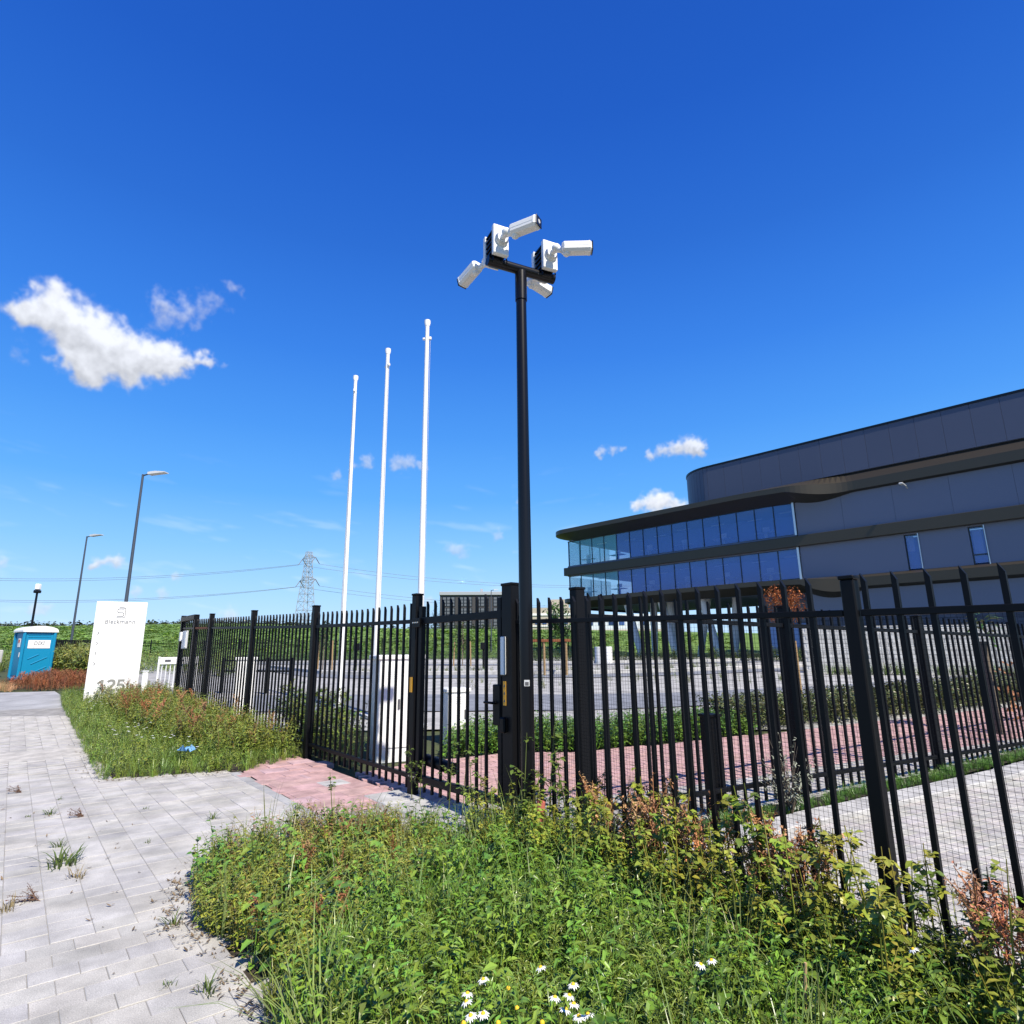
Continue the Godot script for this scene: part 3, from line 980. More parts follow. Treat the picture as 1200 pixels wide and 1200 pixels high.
		obj("interior_core", it.done(), M.inside, b)
		for k in 7:
			var lm := MB.new()
			lm.box(Vector3(3.0 + 3.3 * k, y1 - 0.25, -2.2 - 0.5 * (k % 3)), Vector3(1.3, 0.06, 0.1))
			obj("ceiling_lamp", lm.done(), M.white, b)
		for k in 6:
			var dm := MB.new()
			dm.box(Vector3(1.6 + 3.9 * k, y0 + 0.72, -1.5), Vector3(1.6, 0.05, 0.8))
			dm.box(Vector3(1.6 + 3.9 * k, y0 + 1.05, -1.6), Vector3(0.6, 0.38, 0.04))
			dm.box(Vector3(1.6 + 3.9 * k, y0 + 0.36, -1.5), Vector3(0.08, 0.7, 0.5))
			obj("desk", dm.done(), M.grey_plastic if k % 2 else M.white, b)
	for y: float in [13.3, 9.75, 6.3]:
		var sm := MB.new()
		sm.box(Vector3(13.0, y, -8.0), Vector3(25.5, 0.68, 15.2))
		obj("floor_slab", sm.done(), M.inside, b)
	# spandrel strip over the lower windows
	var sp := MB.new()
	sp.box(Vector3(12.1, 10.2, -0.05), Vector3(24.2, 0.2, 0.2)); sp.box(Vector3(12.1, 9.27, -0.05), Vector3(24.2, 0.12, 0.2))
	obj("spandrel", sp.done(), M.facade, b)
	# recessed ground floor and slanted columns
	var gf := MB.new()
	gf.box(Vector3(29.0, 3.2, -8.6), Vector3(20.0, 5.8, 9.0)); 
	obj("ground_floor", gf.done(), M.inside, b)
	for k in 7:
		var gm := MB.new()
		gm.box(Vector3(19.7 + 0.95 * k, 2.2, -4.05), Vector3(0.9, 2.6, 0.03))
		obj("ground_floor_pane", gm.done(), M.glass_dark, b)
		var pm := MB.new()
		pm.box(Vector3(19.7 + 0.95 * k, 4.5, -4.05), Vector3(0.9, 1.8, 0.06), 0.01)
		obj("ground_floor_panel", pm.done(), M.facade, b)
	for cc: Array in [[7.0, 8.5, -0.6], [8.9, 8.7, -2.4], [10.9, 12.25, -0.6], [10.4, 10.7, -3.0], [14.6, 13.4, -2.6], [14.9, 16.3, -1.0], [17.2, 16.6, -3.0]]:
		var cm := MB.new()
		cm.tube([Vector3(cc[1], 0.6, cc[2]), Vector3(cc[0], 6.1, cc[2])], [0.3, 0.36], 20)
		obj("column", cm.done(), M.grey_plastic, b)
	# lamp on an arm high on the wall
	var la := MB.new()
	la.tube([Vector3(32.15, 12.5, 0.0), Vector3(32.15, 12.62, 0.35), Vector3(32.1, 12.66, 0.7)], [0.05, 0.05, 0.04], 10)
	la.box(Vector3(32.05, 12.66, 0.95), Vector3(0.26, 0.12, 0.55), 0.04)
	obj("wall_lamp", la.done(), M.grey_plastic, b)

	# pale block wall in front of the building
	var w0 := Vector3(12.0, 0.52, -25.7)
	var w1 := Vector3(19.2, 0.46, -23.5)
	var wd := (w1 - w0)
	var bw2 := thing("block_wall", w0, Basis.looking_at(wd.normalized(), Vector3.UP) * yaw(90.0), "pale concrete block wall behind the second fence, before the dark building", "wall")
	var wl := wd.length()
	var wm := MB.new()
	wm.box(Vector3(wl * 0.5, 0.85, 0.0), Vector3(wl, 1.9, 0.2))
	obj("mortar", wm.done(), M.mortar, bw2)
	var blk := MB.new()
	blk.box(Vector3.ZERO, Vector3(0.292, 0.142, 0.05), 0.008)
	var bmesh := blk.done()
	tfs = []; cols = []
	for r in 12:
		for k in 26:
			var x := 0.15 + 0.3 * (k + (0.5 if r % 2 else 0.0))
			if x < wl - 0.1:
				for s: float in [-1.0, 1.0]:
					tfs.append(Transform3D(Basis.IDENTITY, Vector3(x, 0.03 + 0.15 * r, s * 0.095)))
					var g := rng.randf_range(0.88, 1.08)
					cols.append(Color(g, g, g))
	many("blocks", bmesh, M.brick_white, tfs, cols, bw2)
	var cp := MB.new()
	cp.box(Vector3(wl * 0.5, 1.815, 0.0), Vector3(wl + 0.04, 0.04, 0.26), 0.01)
	obj("coping", cp.done(), M.kerb, bw2)

# ---------------------------------------------------------------- dike, pylon, far buildings
func crest(x: float) -> float:
	var kx := [-260.0, -75.0, -49.0, -21.0, 7.0, 19.0, 60.0, 260.0]
	var ky := [6.6, 6.5, 6.7, 5.5, 5.05, 4.75, 3.6, 3.0]
	for i in range(1, kx.size()):
		if x < kx[i]:
			return lerpf(ky[i - 1], ky[i], clampf((x - kx[i - 1]) / (kx[i] - kx[i - 1]), 0.0, 1.0))
	return ky[-1]

func hill_y(x: float, z: float) -> float:
	var zb := lerpf(-64.0, -86.0, smoothstep(-4.0, 24.0, x))
	var t := clampf((zb - z) / (zb + 106.0), 0.0, 1.0)
	return lerpf(0.98, crest(x), smoothstep(0.0, 1.0, t) * 0.35 + t * 0.65)

func far_things() -> void:
	var mb := MB.new()
	var xs := []
	for i in 61:
		xs.append(-260.0 + 8.0 * i)
	var zs := [-62.0, -66.0, -70.0, -75.0, -80.0, -85.0, -90.0, -95.0, -100.0, -106.0, -130.0, -260.0, -900.0]
	for i in xs.size() - 1:
		for j in zs.size() - 1:
			var p := []
			for q: Array in [[0, 0], [1, 0], [1, 1], [0, 1]]:
				var x: float = xs[i + q[0]]
				var z: float = zs[j + q[1]]
				p.append(Vector3(x, hill_y(x, z) - (0.06 if j + q[1] == 0 else 0.0), z))
			mb.face(p, Vector3.UP)
	tag(obj("hill", mb.done(), M.field), "green overgrown slope of the dike closing the view", "", "", "structure")
	# the crop on the slope
	var pl := MB.new()
	for k in 11:
		var a := rng.randf() * TAU
		var d := Vector3(cos(a), 0, sin(a))
		pl.leaf(d * rng.randf_range(0.0, 0.35) + Vector3.UP * rng.randf_range(0.0, 0.15), (d + Vector3.UP * rng.randf_range(0.5, 1.6)).normalized(), Vector3(-d.z, 0, d.x), rng.randf_range(0.35, 0.6), rng.randf_range(0.12, 0.22), 0.4)
	var tfs := []
	var cols := []
	for k in 7000:
		var z := -66.0 - 36.5 * rng.randf()
		var x := rng.randf_range(-1.15, 0.36) * -z
		if z > lerpf(-64.0, -86.0, smoothstep(-4.0, 24.0, x)):
			continue
		var s := rng.randf_range(0.7, 1.35)
		tfs.append(Transform3D(Basis(Vector3.UP, rng.randf() * TAU).scaled(Vector3(s, s * rng.randf_range(0.35, 0.75), s)), Vector3(x, hill_y(x, z) - 0.05, z)))
		var g := rng.randf_range(0.75, 1.2)
		cols.append(Color(0.21 * g * rng.randf_range(0.85, 1.3), 0.36 * g, 0.055 * g))
	var crop := many("crop", pl.done(), M.leaf, tfs, cols)
	tag(crop, "leafy green crop covering the slope of the dike", "", "", "stuff")
	# dark hedge line on the crest at the left
	var bl := MB.new()
	for k in 60:
		var p := Vector3(rng.randfn(0, 0.5), absf(rng.randfn(0.4, 0.3)), rng.randfn(0, 0.5))
		var d := Vector3(rng.randfn(), rng.randfn(), rng.randfn()).normalized()
		bl.leaf(p, d, d.cross(Vector3(0.3, 0.8, 0.5)).normalized(), 0.4, 0.25, 0.2)
	var bush := bl.done()
	tfs = []; cols = []
	for k in 380:
		var x := -150.0 + 150.0 * rng.randf()
		if (x > -74.0 and x < -66.0) or (x > -58.0 and x < -54.0) or x > -36.0 and rng.randf() < 0.5:
			continue
		var s := rng.randf_range(0.6, 1.3)
		tfs.append(Transform3D(Basis(Vector3.UP, rng.randf() * TAU).scaled(Vector3(s * 1.3, s * 0.75, s)), Vector3(x, crest(x) - 0.2, -107.0 - 4.0 * rng.randf())))
		var g := rng.randf_range(0.6, 1.0)
		cols.append(Color(0.06 * g, 0.08 * g, 0.025 * g))
	tag(many("far_shrubbery", bush, M.leaf, tfs, cols), "dark line of shrubs along the crest of the dike", "", "", "stuff")

	# fence at the foot of the dike
	var f0 := Vector3(-58.0, 0.95, -58.0)
	var f1 := Vector3(10.0, 1.0, -66.5)
	var fd := f1 - f0
	var ff := thing("dike_fence", f0, Basis.looking_at(fd.normalized()) * yaw(90.0), "long thin black steel fence at the foot of the green dike", "fence")
	var fl := fd.length()
	var pk := MB.new()
	pk.box(Vector3(0, 0.95, 0), Vector3(0.025, 1.8, 0.025))
	tfs = []; cols = []
	for k in int(fl / 0.15):
		tfs.append(Transform3D(Basis.IDENTITY, Vector3(0.15 * k, 0.0, 0.0)))
		cols.append(Color.WHITE)
	many("pickets", pk.done(), M.black, tfs, cols, ff)
	var po := MB.new()
	po.box(Vector3(0, 0.98, 0), Vector3(0.08, 1.96, 0.08))
	var pom := po.done()
	for k in int(fl / 2.8) + 1:
		obj("post", pom, M.black, ff, Vector3(2.8 * k, 0, 0))
	for y: float in [0.2, 1.6]:
		var rm := MB.new()
		rm.box(Vector3(fl * 0.5, y, 0.0), Vector3(fl, 0.04, 0.04))
		obj("rail", rm.done(), M.black, ff)

	# lattice pylon
	var py := thing("power_pylon", Vector3(-97.0, 5.5, -284.0), yaw(52.0), "grey lattice electricity pylon beyond the dike", "pylon")
	var lat := MB.new()
	var wid := func(y: float) -> float: return lerpf(4.2, 1.5, clampf(y / 34.0, 0.0, 1.0)) if y < 34.0 else lerpf(1.5, 1.1, (y - 34.0) / 8.0)
	var levels := [0.0, 6.0, 11.0, 15.5, 19.5, 23.0, 26.0, 28.5, 31.0, 33.5, 36.0, 38.5, 41.0, 43.0]
	for i in levels.size() - 1:
		var a: float = wid.call(levels[i])
		var q: float = wid.call(levels[i + 1])
		for k in 4:
			var s0 := Vector3([-1, 1, 1, -1][k], 0, [-1, -1, 1, 1][k])
			var s1 := Vector3([1, 1, -1, -1][k], 0, [-1, 1, 1, -1][k])
			var p0: Vector3 = s0 * a + Vector3.UP * levels[i]
			var p1: Vector3 = s0 * q + Vector3.UP * levels[i + 1]
			var r0: Vector3 = s1 * a + Vector3.UP * levels[i]
			var r1: Vector3 = s1 * q + Vector3.UP * levels[i + 1]
			lat.tube([p0, p1], [0.14, 0.13], 5)
			lat.tube([p0, r1], [0.07, 0.07], 4)
			lat.tube([r0, p1], [0.07, 0.07], 4)
			lat.tube([p1, r1], [0.08, 0.08], 4)
	obj("lattice_tower", lat.done(), M.lattice, py)
	var ends := []
	for y: float in [29.6, 40.0]:
		var arm := MB.new()
		var reach := 6.2 if y < 35.0 else 5.2
		for s: float in [-1.0, 1.0]:
			var tip := Vector3(0, y, s * reach)
			ends.append(tip)
			for x: float in [-0.9, 0.9]:
				arm.tube([Vector3(x, y, s * 0.9), tip], [0.11, 0.09], 5)
				arm.tube([Vector3(x, y + 1.7, s * 0.9), tip], [0.1, 0.08], 5)
				for t: float in [0.3, 0.6]:
					arm.tube([Vector3(x, y, s * 0.9).lerp(tip, t), Vector3(x, y + 1.7, s * 0.9).lerp(tip, t - 0.2)], [0.06, 0.06], 4)
		obj("cross_arm", arm.done(), M.lattice, py)
	for e: Vector3 in ends:
		var ins := MB.new()
		for s: float in [-1.0, 1.0]:
			ins.tube([e, e + Vector3(s * 2.3, -3.1, 0.4)], [0.13, 0.13], 5)
			ins.tube([e + Vector3(0, 0, 0.5), e + Vector3(s * 2.3, -3.1, 0.6)], [0.08, 0.08], 5)
		obj("insulator", ins.done(), M.cable, py)
	# cables to the next pylons, beyond both sides of the picture
	var k2 := 0
	for e: Vector3 in ends:
		for s: float in [-1.0, 1.0]:
			var a := py.transform * (e + Vector3(s * 2.3, -3.1, 0.5))
			var far := (Vector3(-330.0, 3.0, -300.0) if s < 0 else Vector3(140.0, 0.5, -330.0)) + Vector3(0, e.y + 1.0, 0) + Vector3(0.3, 0, 1.0) * e.z * 0.9
			var pts := []
			var rad := []
			for i in 25:
				var t := i / 24.0
				pts.append(a.lerp(far, t) - Vector3.UP * (4.0 * t * (1.0 - t) * (6.0 if s < 0 else 8.5)))
				rad.append(0.07)
			var cm := MB.new()
			cm.tube(pts, rad, 5)
			var side: String = "left" if s < 0 else "right"
			tag(obj("power_cable", cm.done(), M.cable), "%s power cable running from the pylon to the %s, %s one of its pair" % ["upper" if e.y > 35.0 else "lower", side, "rear" if e.z < 0 else "front"], "cable", "cables strung from the pylon")
			k2 += 1

	# dark office block beyond the dike
	var db := thing("distant_office", Vector3(-8.2, 4.0, -160.0), yaw(4.0), "dark office block with a grid of small windows beyond the dike", "building")
	var m1 := MB.new()
	m1.box(Vector3(-2.0, 6.0, -4.0), Vector3(18.0, 12.6, 8.0))
	obj("wall", m1.done(), plain(0.045, 0.042, 0.045, 0.7), db)
	var m2 := MB.new()
	m2.box(Vector3(-2.0, 12.45, -3.9), Vector3(18.3, 0.9, 8.6), 0.05)
	obj("roof_edge", m2.done(), M.lattice, db)
	var m3 := MB.new()
	m3.box(Vector3(0.0, 13.4, -4.0), Vector3(0.7, 1.2, 0.7))
	obj("vent_stack", m3.done(), M.lattice, db)
	var cell_m := MB.new()
	cell_m.box(Vector3(0, 0, 0), Vector3(0.8, 0.62, 0.08))
	var cellm := cell_m.done()
	var gl := plain(0.16, 0.165, 0.175, 0.3, 0.3)
	for c in 4:
		for r in 4:
			var fm := MB.new()
			fm.box(Vector3(-8.7 + 4.45 * c, 10.3 - 2.9 * r, 0.02), Vector3(3.5, 2.55, 0.06))
			var wn := obj("window", fm.done(), M.dark, db)
			for i in 3:
				for j in 3:
					obj("pane", cellm, gl, wn, Vector3(-8.7 + 4.45 * c + (i - 1) * 1.1, 10.3 - 2.9 * r + (j - 1) * 0.82, 0.06))
	# beige hall and long pale hall beyond the dike
	var bh := thing("distant_hall", Vector3(8.6, 4.0, -150.0), yaw(-4.0), "beige flat roofed hall with a raised part beyond the dike", "building")
	var b1 := MB.new()
	b1.box(Vector3(0.0, 3.9, -6.0), Vector3(11.0, 7.8, 12.0))
	obj("wall", b1.done(), M.beige, bh)
	var b2 := MB.new()
	b2.box(Vector3(3.0, 8.8, -6.0), Vector3(4.4, 2.4, 8.0))
	obj("raised_roof", b2.done(), M.beige, bh)
	var b3 := MB.new()
	b3.box(Vector3(0.0, 6.2, 0.1), Vector3(11.1, 0.5, 0.2)); b3.box(Vector3(0.0, 3.4, 0.1), Vector3(11.1, 0.3, 0.2))
	obj("white_band", b3.done(), M.white, bh)
	for k in 6:
		var wm := MB.new()
		wm.box(Vector3(-4.4 + 1.75 * k, 4.4, 0.06), Vector3(1.0, 1.1, 0.1))
		obj("window", wm.done(), M.glass_dark, bh)
	var lh := thing("distant_warehouse", Vector3(25.0, 4.0, -152.0), yaw(0.0), "long low white warehouse seen under the overhang of the office building", "building")
	var l1 := MB.new()
	l1.box(Vector3(2.0, 3.0, -8.0), Vector3(24.0, 6.4, 16.0))
	obj("wall", l1.done(), plain(0.62, 0.66, 0.72, 0.6), lh)
	var l2 := MB.new()
	l2.box(Vector3(2.0, 2.1, 0.06), Vector3(24.1, 0.7, 0.12))
	obj("grey_band", l2.done(), M.beige, lh)
	for k in 9:
		var wm := MB.new()
		wm.box(Vector3(-8.4 + 2.6 * k, 4.0, 0.06), Vector3(1.3, 0.9, 0.1))
		obj("window", wm.done(), M.glass_dark, lh)
	# crown of a tree showing over the crest, and a lamp
	broad_tree("distant_tree", Vector3(-19.5, 4.5, -165.0), 8.6, 4.4, Color(0.035, 0.06, 0.02), 1500, 1.1, "dark round tree standing beyond the dike beside the office block", "trees behind the dike")
	street_lamp(Vector3(-2.5, 1.0, -70.0), 7.4, 0.9, "small distant street lamp in front of the dark office block", 30.0)

func broad_tree(called: String, at: Vector3, h: float, r: float, col: Color, leaves: int, size: float, label: String, group := "") -> void:
	var t := thing(called, at, Basis.IDENTITY, label, "tree", group)
	var tr := MB.new()
	tr.tube([Vector3.ZERO, Vector3(0.1, h * 0.4, 0), Vector3(0, h * 0.75, 0.1)], [h * 0.03, h * 0.022, h * 0.008], 8)
	var clumps := []
	for k in 14:
		var a := rng.randf() * TAU
		var y := rng.randf_range(0.38, 0.92)
		var rr := r * sqrt(maxf(0.05, 1.0 - pow((y - 0.62) / 0.4, 2.0))) * rng.randf_range(0.35, 0.85)
		var p := Vector3(cos(a) * rr, y * h, sin(a) * rr)
		clumps.append(p)
		tr.tube([Vector3(0, h * (0.25 + 0.3 * rng.randf()), 0), p * Vector3(0.5, 0.95, 0.5), p], [h * 0.012, h * 0.008, h * 0.003], 5)
	obj("trunk", tr.done(), M.bark, t)
	var mb := MB.new()
	for k in leaves:
		var ce: Vector3 = clumps[rng.randi() % clumps.size()]
		var p := ce + Vector3(rng.randfn(), rng.randfn() * 0.8, rng.randfn()) * r * 0.22
		var d := Vector3(rng.randfn(), rng.randfn() * 0.6, rng.randfn()).normalized()
		var g := rng.randf_range(0.6, 1.4)
		mb.leaf(p, d, d.cross(Vector3(0.2, 0.9, 0.4)).normalized(), size * rng.randf_range(0.2, 0.4), size * rng.randf_range(0.12, 0.22), 0.2, Color(col.r * g * rng.randf_range(0.85, 1.2), col.g * g, col.b * g))
	obj("crown", mb.done(), M.leaf, t)

func street_lamp(at: Vector3, h: float, arm: float, label: String, turn: float) -> void:
	var t := thing("street_lamp", at, yaw(turn), label, "street lamp", "street lamps by the road")
	var p := MB.new()
	p.tube([Vector3.ZERO, Vector3(0, h * 0.12, 0), Vector3(0, h * 0.125, 0), Vector3(0, h, 0)], [0.085, 0.085, 0.07, 0.042], 14)
	obj("pole", p.done(), M.lamp_post, t)
	var a := MB.new()
	a.tube([Vector3(0, h - 0.05, 0), Vector3(arm * 0.3, h + 0.02, 0)], [0.03, 0.03], 10)
	obj("arm", a.done(), M.lamp_post, t)
	var l := MB.new()
	l.prism(PackedVector2Array([Vector2(arm * 0.28, h - 0.035), Vector2(arm, h + 0.02), Vector2(arm, h + 0.05), Vector2(arm * 0.6, h + 0.09), Vector2(arm * 0.28, h + 0.06)]), -0.13, 0.13)
	obj("luminaire", l.done(), M.grey_plastic, t)

# ---------------------------------------------------------------- things at the left
func lettering(s: String, size: float, mat: Material, parent: Node, at: Vector3, bs := Basis.IDENTITY, font_name := "Droid Sans", deep := 0.006) -> void:
	var tm := TextMesh.new()
	var f := SystemFont.new()
	f.font_names = PackedStringArray([font_name])
	f.font_weight = 700 if size > 0.3 else 400
	tm.font = f
	tm.text = s
	tm.font_size = 64
	tm.pixel_size = size / 64.0
	tm.depth = deep
	tm.curve_step = 2.0
	obj("lettering", tm, mat, parent, at, bs)

func left_things() -> void:
	# white direction board
	var sg := thing("sign_board", on(-10.52, -16.35), yaw(33.0), "tall white company sign board rising from the weeds at the left", "sign board")
	var m := MB.new()
	m.box(Vector3(0, 1.27, -0.09), Vector3(1.16, 2.56, 0.18), 0.008)
	obj("panel", m.done(), M.white_gloss, sg)
	var lg := MB.new()
	for pth: Array in [
		[[-0.06, 2.395], [0.045, 2.395], [0.085, 2.37], [0.09, 2.16], [0.06, 2.125], [-0.10, 2.125]],
		[[0.05, 2.36], [-0.06, 2.36], [-0.09, 2.34], [-0.09, 2.28], [-0.06, 2.26], [0.03, 2.26], [0.055, 2.24], [0.055, 2.19], [0.03, 2.165], [-0.10, 2.165]]]:
		for i in pth.size() - 1:
			var a := Vector3(pth[i][0], pth[i][1], 0.003)
			var b := Vector3(pth[i + 1][0], pth[i + 1][1], 0.003)
			var d := (b - a).normalized()
			lg.box((a + b) * 0.5, Vector3(a.distance_to(b) + 0.009, 0.013, 0.006), 0.0, Color.WHITE, Basis(d, Vector3(-d.y, d.x, 0), Vector3(0, 0, 1)))
	obj("logo", lg.done(), M.ink, sg)
	lettering("Bleckmann", 0.14, M.ink, sg, Vector3(0.0, 2.015, 0.003))
	for k in 4:
		var y := 1.72 - 0.262 * k
		var am := MB.new()
		for s: float in [-1.0, 1.0]:
			var d := Vector3(0.03, s * 0.035, 0).normalized()
			am.box(Vector3(-0.455, y - s * 0.02, 0.002), Vector3(0.055, 0.012, 0.006), 0.0, Color.WHITE, Basis(d, Vector3(-d.y, d.x, 0), Vector3(0, 0, 1)))
		obj("arrow", am.done(), M.ink, sg)
		var fm := MB.new()
		for w in [3, 5, 3, 2][k]:
			fm.box(Vector3(-0.22 + 0.12 * w, y, 0.001), Vector3(0.085, 0.022, 0.004))
		obj("faint_line", fm.done(), plain(0.72, 0.73, 0.74, 0.5), sg)
	lettering("125", 0.40, plain(0.24, 0.24, 0.22, 0.6), sg, Vector3(-0.02, 0.38, 0.004), Basis.IDENTITY, "Droid Sans", 0.012)
	var bx := thing("utility_box", on(-9.50, -16.05), yaw(33.0), "small white utility post just right of the white sign board", "utility box")
	m = MB.new()
	m.box(Vector3(0, 0.36, 0), Vector3(0.13, 0.72, 0.10), 0.012)
	obj("post", m.done(), M.white, bx)
	m = MB.new()
	m.box(Vector3(0, 0.74, 0), Vector3(0.15, 0.04, 0.12), 0.01)
	obj("cap", m.done(), M.grey_plastic, bx)

	# portable toilet
	var t := thing("portable_toilet", on(-20.4, -26.2), yaw(54.0), "bright blue portable toilet with a white domed roof by the path", "portable toilet")
	m = MB.new()
	m.box(Vector3(0, 1.0, 0), Vector3(1.04, 1.88, 1.04), 0.04)
	m.box(Vector3(0, 0.05, 0), Vector3(1.16, 0.1, 1.16), 0.02)
	for sx: float in [-1.0, 1.0]:
		for sz: float in [-1.0, 1.0]:
			m.box(Vector3(sx * 0.53, 1.0, sz * 0.53), Vector3(0.12, 1.9, 0.12), 0.04)
	obj("cabin", m.done(), M.blue_plastic, t)
	m = MB.new()
	var roof := PackedVector2Array()
	roof.append(Vector2(-0.62, 1.93))
	for k in 13:
		var a := PI - PI * k / 12.0
		roof.append(Vector2(0.62 * cos(a), 1.99 + 0.2 * sin(a)))
	roof.append(Vector2(0.62, 1.93))
	m.prism(roof, -0.61, 0.61)
	obj("roof", m.done(), M.white, t)
	m = MB.new()
	m.box(Vector3(-0.525, 1.02, -0.02), Vector3(0.03, 1.7, 0.78), 0.012)
	var dr := obj("door", m.done(), M.blue_plastic, t)
	m = MB.new()
	m.box(Vector3(-0.55, 1.0, 0.3), Vector3(0.03, 0.2, 0.05), 0.01)
	obj("handle", m.done(), M.grey_plastic, dr)
	m = MB.new()
	m.box(Vector3(-0.545, 1.5, 0.05), Vector3(0.01, 0.36, 0.28))
	obj("door_notice", m.done(), M.white, dr)
	m = MB.new()
	m.box(Vector3(-0.552, 1.56, 0.05), Vector3(0.008, 0.12, 0.18))
	obj("red_mark", m.done(), plain(0.6, 0.12, 0.05, 0.6), dr)
	for s: Array in [[-0.12, 1.02, 0.42], [0.1, 0.86, 0.62], [0.22, 0.52, 0.4]]:
		m = MB.new()
		var d := Vector3(0.8, 0.42, 0).normalized()
		m.box(Vector3(s[0], s[1] - 0.1, 0.53), Vector3(s[2], 0.035, 0.03), 0.012, Color.WHITE, Basis(d, Vector3(-d.y, d.x, 0), Vector3(0, 0, 1)))
		obj("rib", m.done(), M.blue_plastic, t)
	for y: float in [1.8, 1.72]:
		m = MB.new()
		m.box(Vector3(0, y, 0.525), Vector3(0.8, 0.03, 0.02), 0.008)
		obj("vent_slot", m.done(), M.blue_plastic, t)
	m = MB.new()
	m.box(Vector3(0.02, 1.43, 0.528), Vector3(0.78, 0.34, 0.012), 0.004)
	var plate := obj("name_plate", m.done(), M.white_gloss, t)
	lettering("DIXI", 0.2, M.ink, plate, Vector3(0.02, 1.47, 0.536))
	lettering("0800 10 20 300", 0.075, M.faint_ink, plate, Vector3(0.02, 1.32, 0.536))

	street_lamp(on(-14.75, -23.1), 8.05, 1.0, "taller dark street lamp rising behind the white sign board", -6.0)
	street_lamp(on(-26.4, -36.7), 8.0, 1.15, "slim street lamp between the blue toilet and the white sign board", -14.0)
	var cp := thing("camera_post", on(-22.3, -28.3), Basis.IDENTITY, "thin black post with a white camera head behind the blue toilet", "camera post")
	m = MB.new()
	m.tube([Vector3.ZERO, Vector3(0, 3.85, 0)], [0.055, 0.045], 12)
	obj("pole", m.done(), M.pole_black, cp)
	m = MB.new()
	m.box(Vector3(0, 3.86, 0), Vector3(0.24, 0.14, 0.24), 0.03)
	obj("bracket", m.done(), M.pole_black, cp)
	m = MB.new()
	m.box(Vector3(0, 4.08, 0), Vector3(0.2, 0.28, 0.2), 0.035)
	obj("camera_head", m.done(), M.white, cp)
	# barrier
	var br := thing("barrier_fence", on(-10.2, -18.9), yaw(72.0), "white crowd barrier beside the end of the black fence", "barrier")
	m = MB.new()
	for s: float in [-1.0, 1.0]:
		m.box(Vector3(s * 0.72, 0.52, 0), Vector3(0.06, 1.04, 0.04), 0.01)
	m.box(Vector3(0, 1.0, 0), Vector3(1.5, 0.05, 0.04), 0.008)
	m.box(Vector3(0, 0.16, 0), Vector3(1.5, 0.05, 0.04), 0.008)
	obj("frame", m.done(), M.white, br)
	m = MB.new()
	m.box(Vector3(0, 0.9, 0.03), Vector3(1.42, 0.16, 0.02), 0.004)
	var bd := obj("top_board", m.done(), M.white, br)
	for k in 3:
		m = MB.new()
		m.box(Vector3(-0.45 + 0.45 * k, 0.92, 0.042), Vector3(0.2, 0.06, 0.006))
		obj("dark_stripe", m.done(), M.ink, bd)
	for k in 9:
		m = MB.new()
		m.box(Vector3(-0.6 + 0.15 * k, 0.5, 0), Vector3(0.02, 0.68, 0.02))
		obj("bar", m.done(), M.white, br)
	# black slatted fence behind the bushes
	var sf := thing("slatted_fence", on(-22.6, -29.6), yaw(38.0), "low black slatted fence in the bushes left of the white sign", "fence")
	m = MB.new()
	m.box(Vector3(2.0, 1.62, 0), Vector3(4.1, 0.06, 0.06)); m.box(Vector3(2.0, 0.2, 0), Vector3(4.1, 0.06, 0.06))
	for k in 3:
		m.box(Vector3(2.0 * k, 0.86, 0), Vector3(0.1, 1.72, 0.1))
	obj("frame", m.done(), M.black, sf)
	var sl := MB.new()
	sl.box(Vector3(0, 0.9, 0), Vector3(0.075, 1.42, 0.02))
	var slm := sl.done()
	for k in 45:
		obj("slat", slm, M.black, sf, Vector3(0.06 + 0.087 * k, 0, 0.01))
	# concrete block left of the toilet
	for k in 2:
		var cb := MB.new()
		cb.box(Vector3(0, 0.3, 0), Vector3(0.75, 0.6, 0.75), 0.03)
		var o := obj("concrete_block", cb.done(), M.kerb, self, on(-24.6 + 0.2 * k, -28.9) + Vector3.UP * 0.6 * k, yaw(30.0 + 12.0 * k))
		tag(o, ["pale concrete block on the ground left of the blue toilet", "upper concrete block stacked left of the blue toilet"][k], "concrete block", "concrete blocks left of the toilet")
	# blue litter in the weeds
	var lt := MB.new()
	var last := []
	for i in 7:
		var row := []
		for j in 5:
			row.append(Vector3(0.036 * (i - 3) + rng.randfn(0, 0.012), 0.06 + absf(rng.randfn(0.0, 0.035)), 0.05 * (j - 2) + rng.randfn(0, 0.012)))
		if last:
			for j in 4:
				lt.face([last[j], row[j], row[j + 1], last[j + 1]], Vector3.UP)
		last = row
	tag(obj("plastic_litter", lt.done(), M.blue_film, self, on(-4.42, -8.62, 0.12), yaw(20.0)), "crumpled light blue plastic lying in the grass by the paving", "litter")

# ---------------------------------------------------------------- the black fences
func picket_mesh(high_at: float) -> ArrayMesh:
	var m := MB.new()
	var a := 2.03 if high_at < 0.0 else 1.985
	var b := 1.985 if high_at < 0.0 else 2.03
	m.prism(PackedVector2Array([Vector2(-0.0125, 0.055), Vector2(0.0125, 0.055), Vector2(0.0125, b), Vector2(-0.0125, a)]), -0.0125, 0.0125)
	return m.done()

func post_mesh(w: float, h: float) -> ArrayMesh:
	var m := MB.new()
	m.box(Vector3(0, h * 0.5 - 0.1, 0), Vector3(w, h + 0.2, w), 0.006)
	m.box(Vector3(0, h + 0.011, 0), Vector3(w + 0.012, 0.022, w + 0.012), 0.005)
	return m.done()

func rail_mesh(p: Vector3, q: Vector3, w: float, h: float) -> ArrayMesh:
	var m := MB.new()
	var d := (q - p)
	m.box((p + q) * 0.5, Vector3(w, h, d.length()), 0.003, Color.WHITE, Basis.looking_at(d.normalized()))
	return m.done()

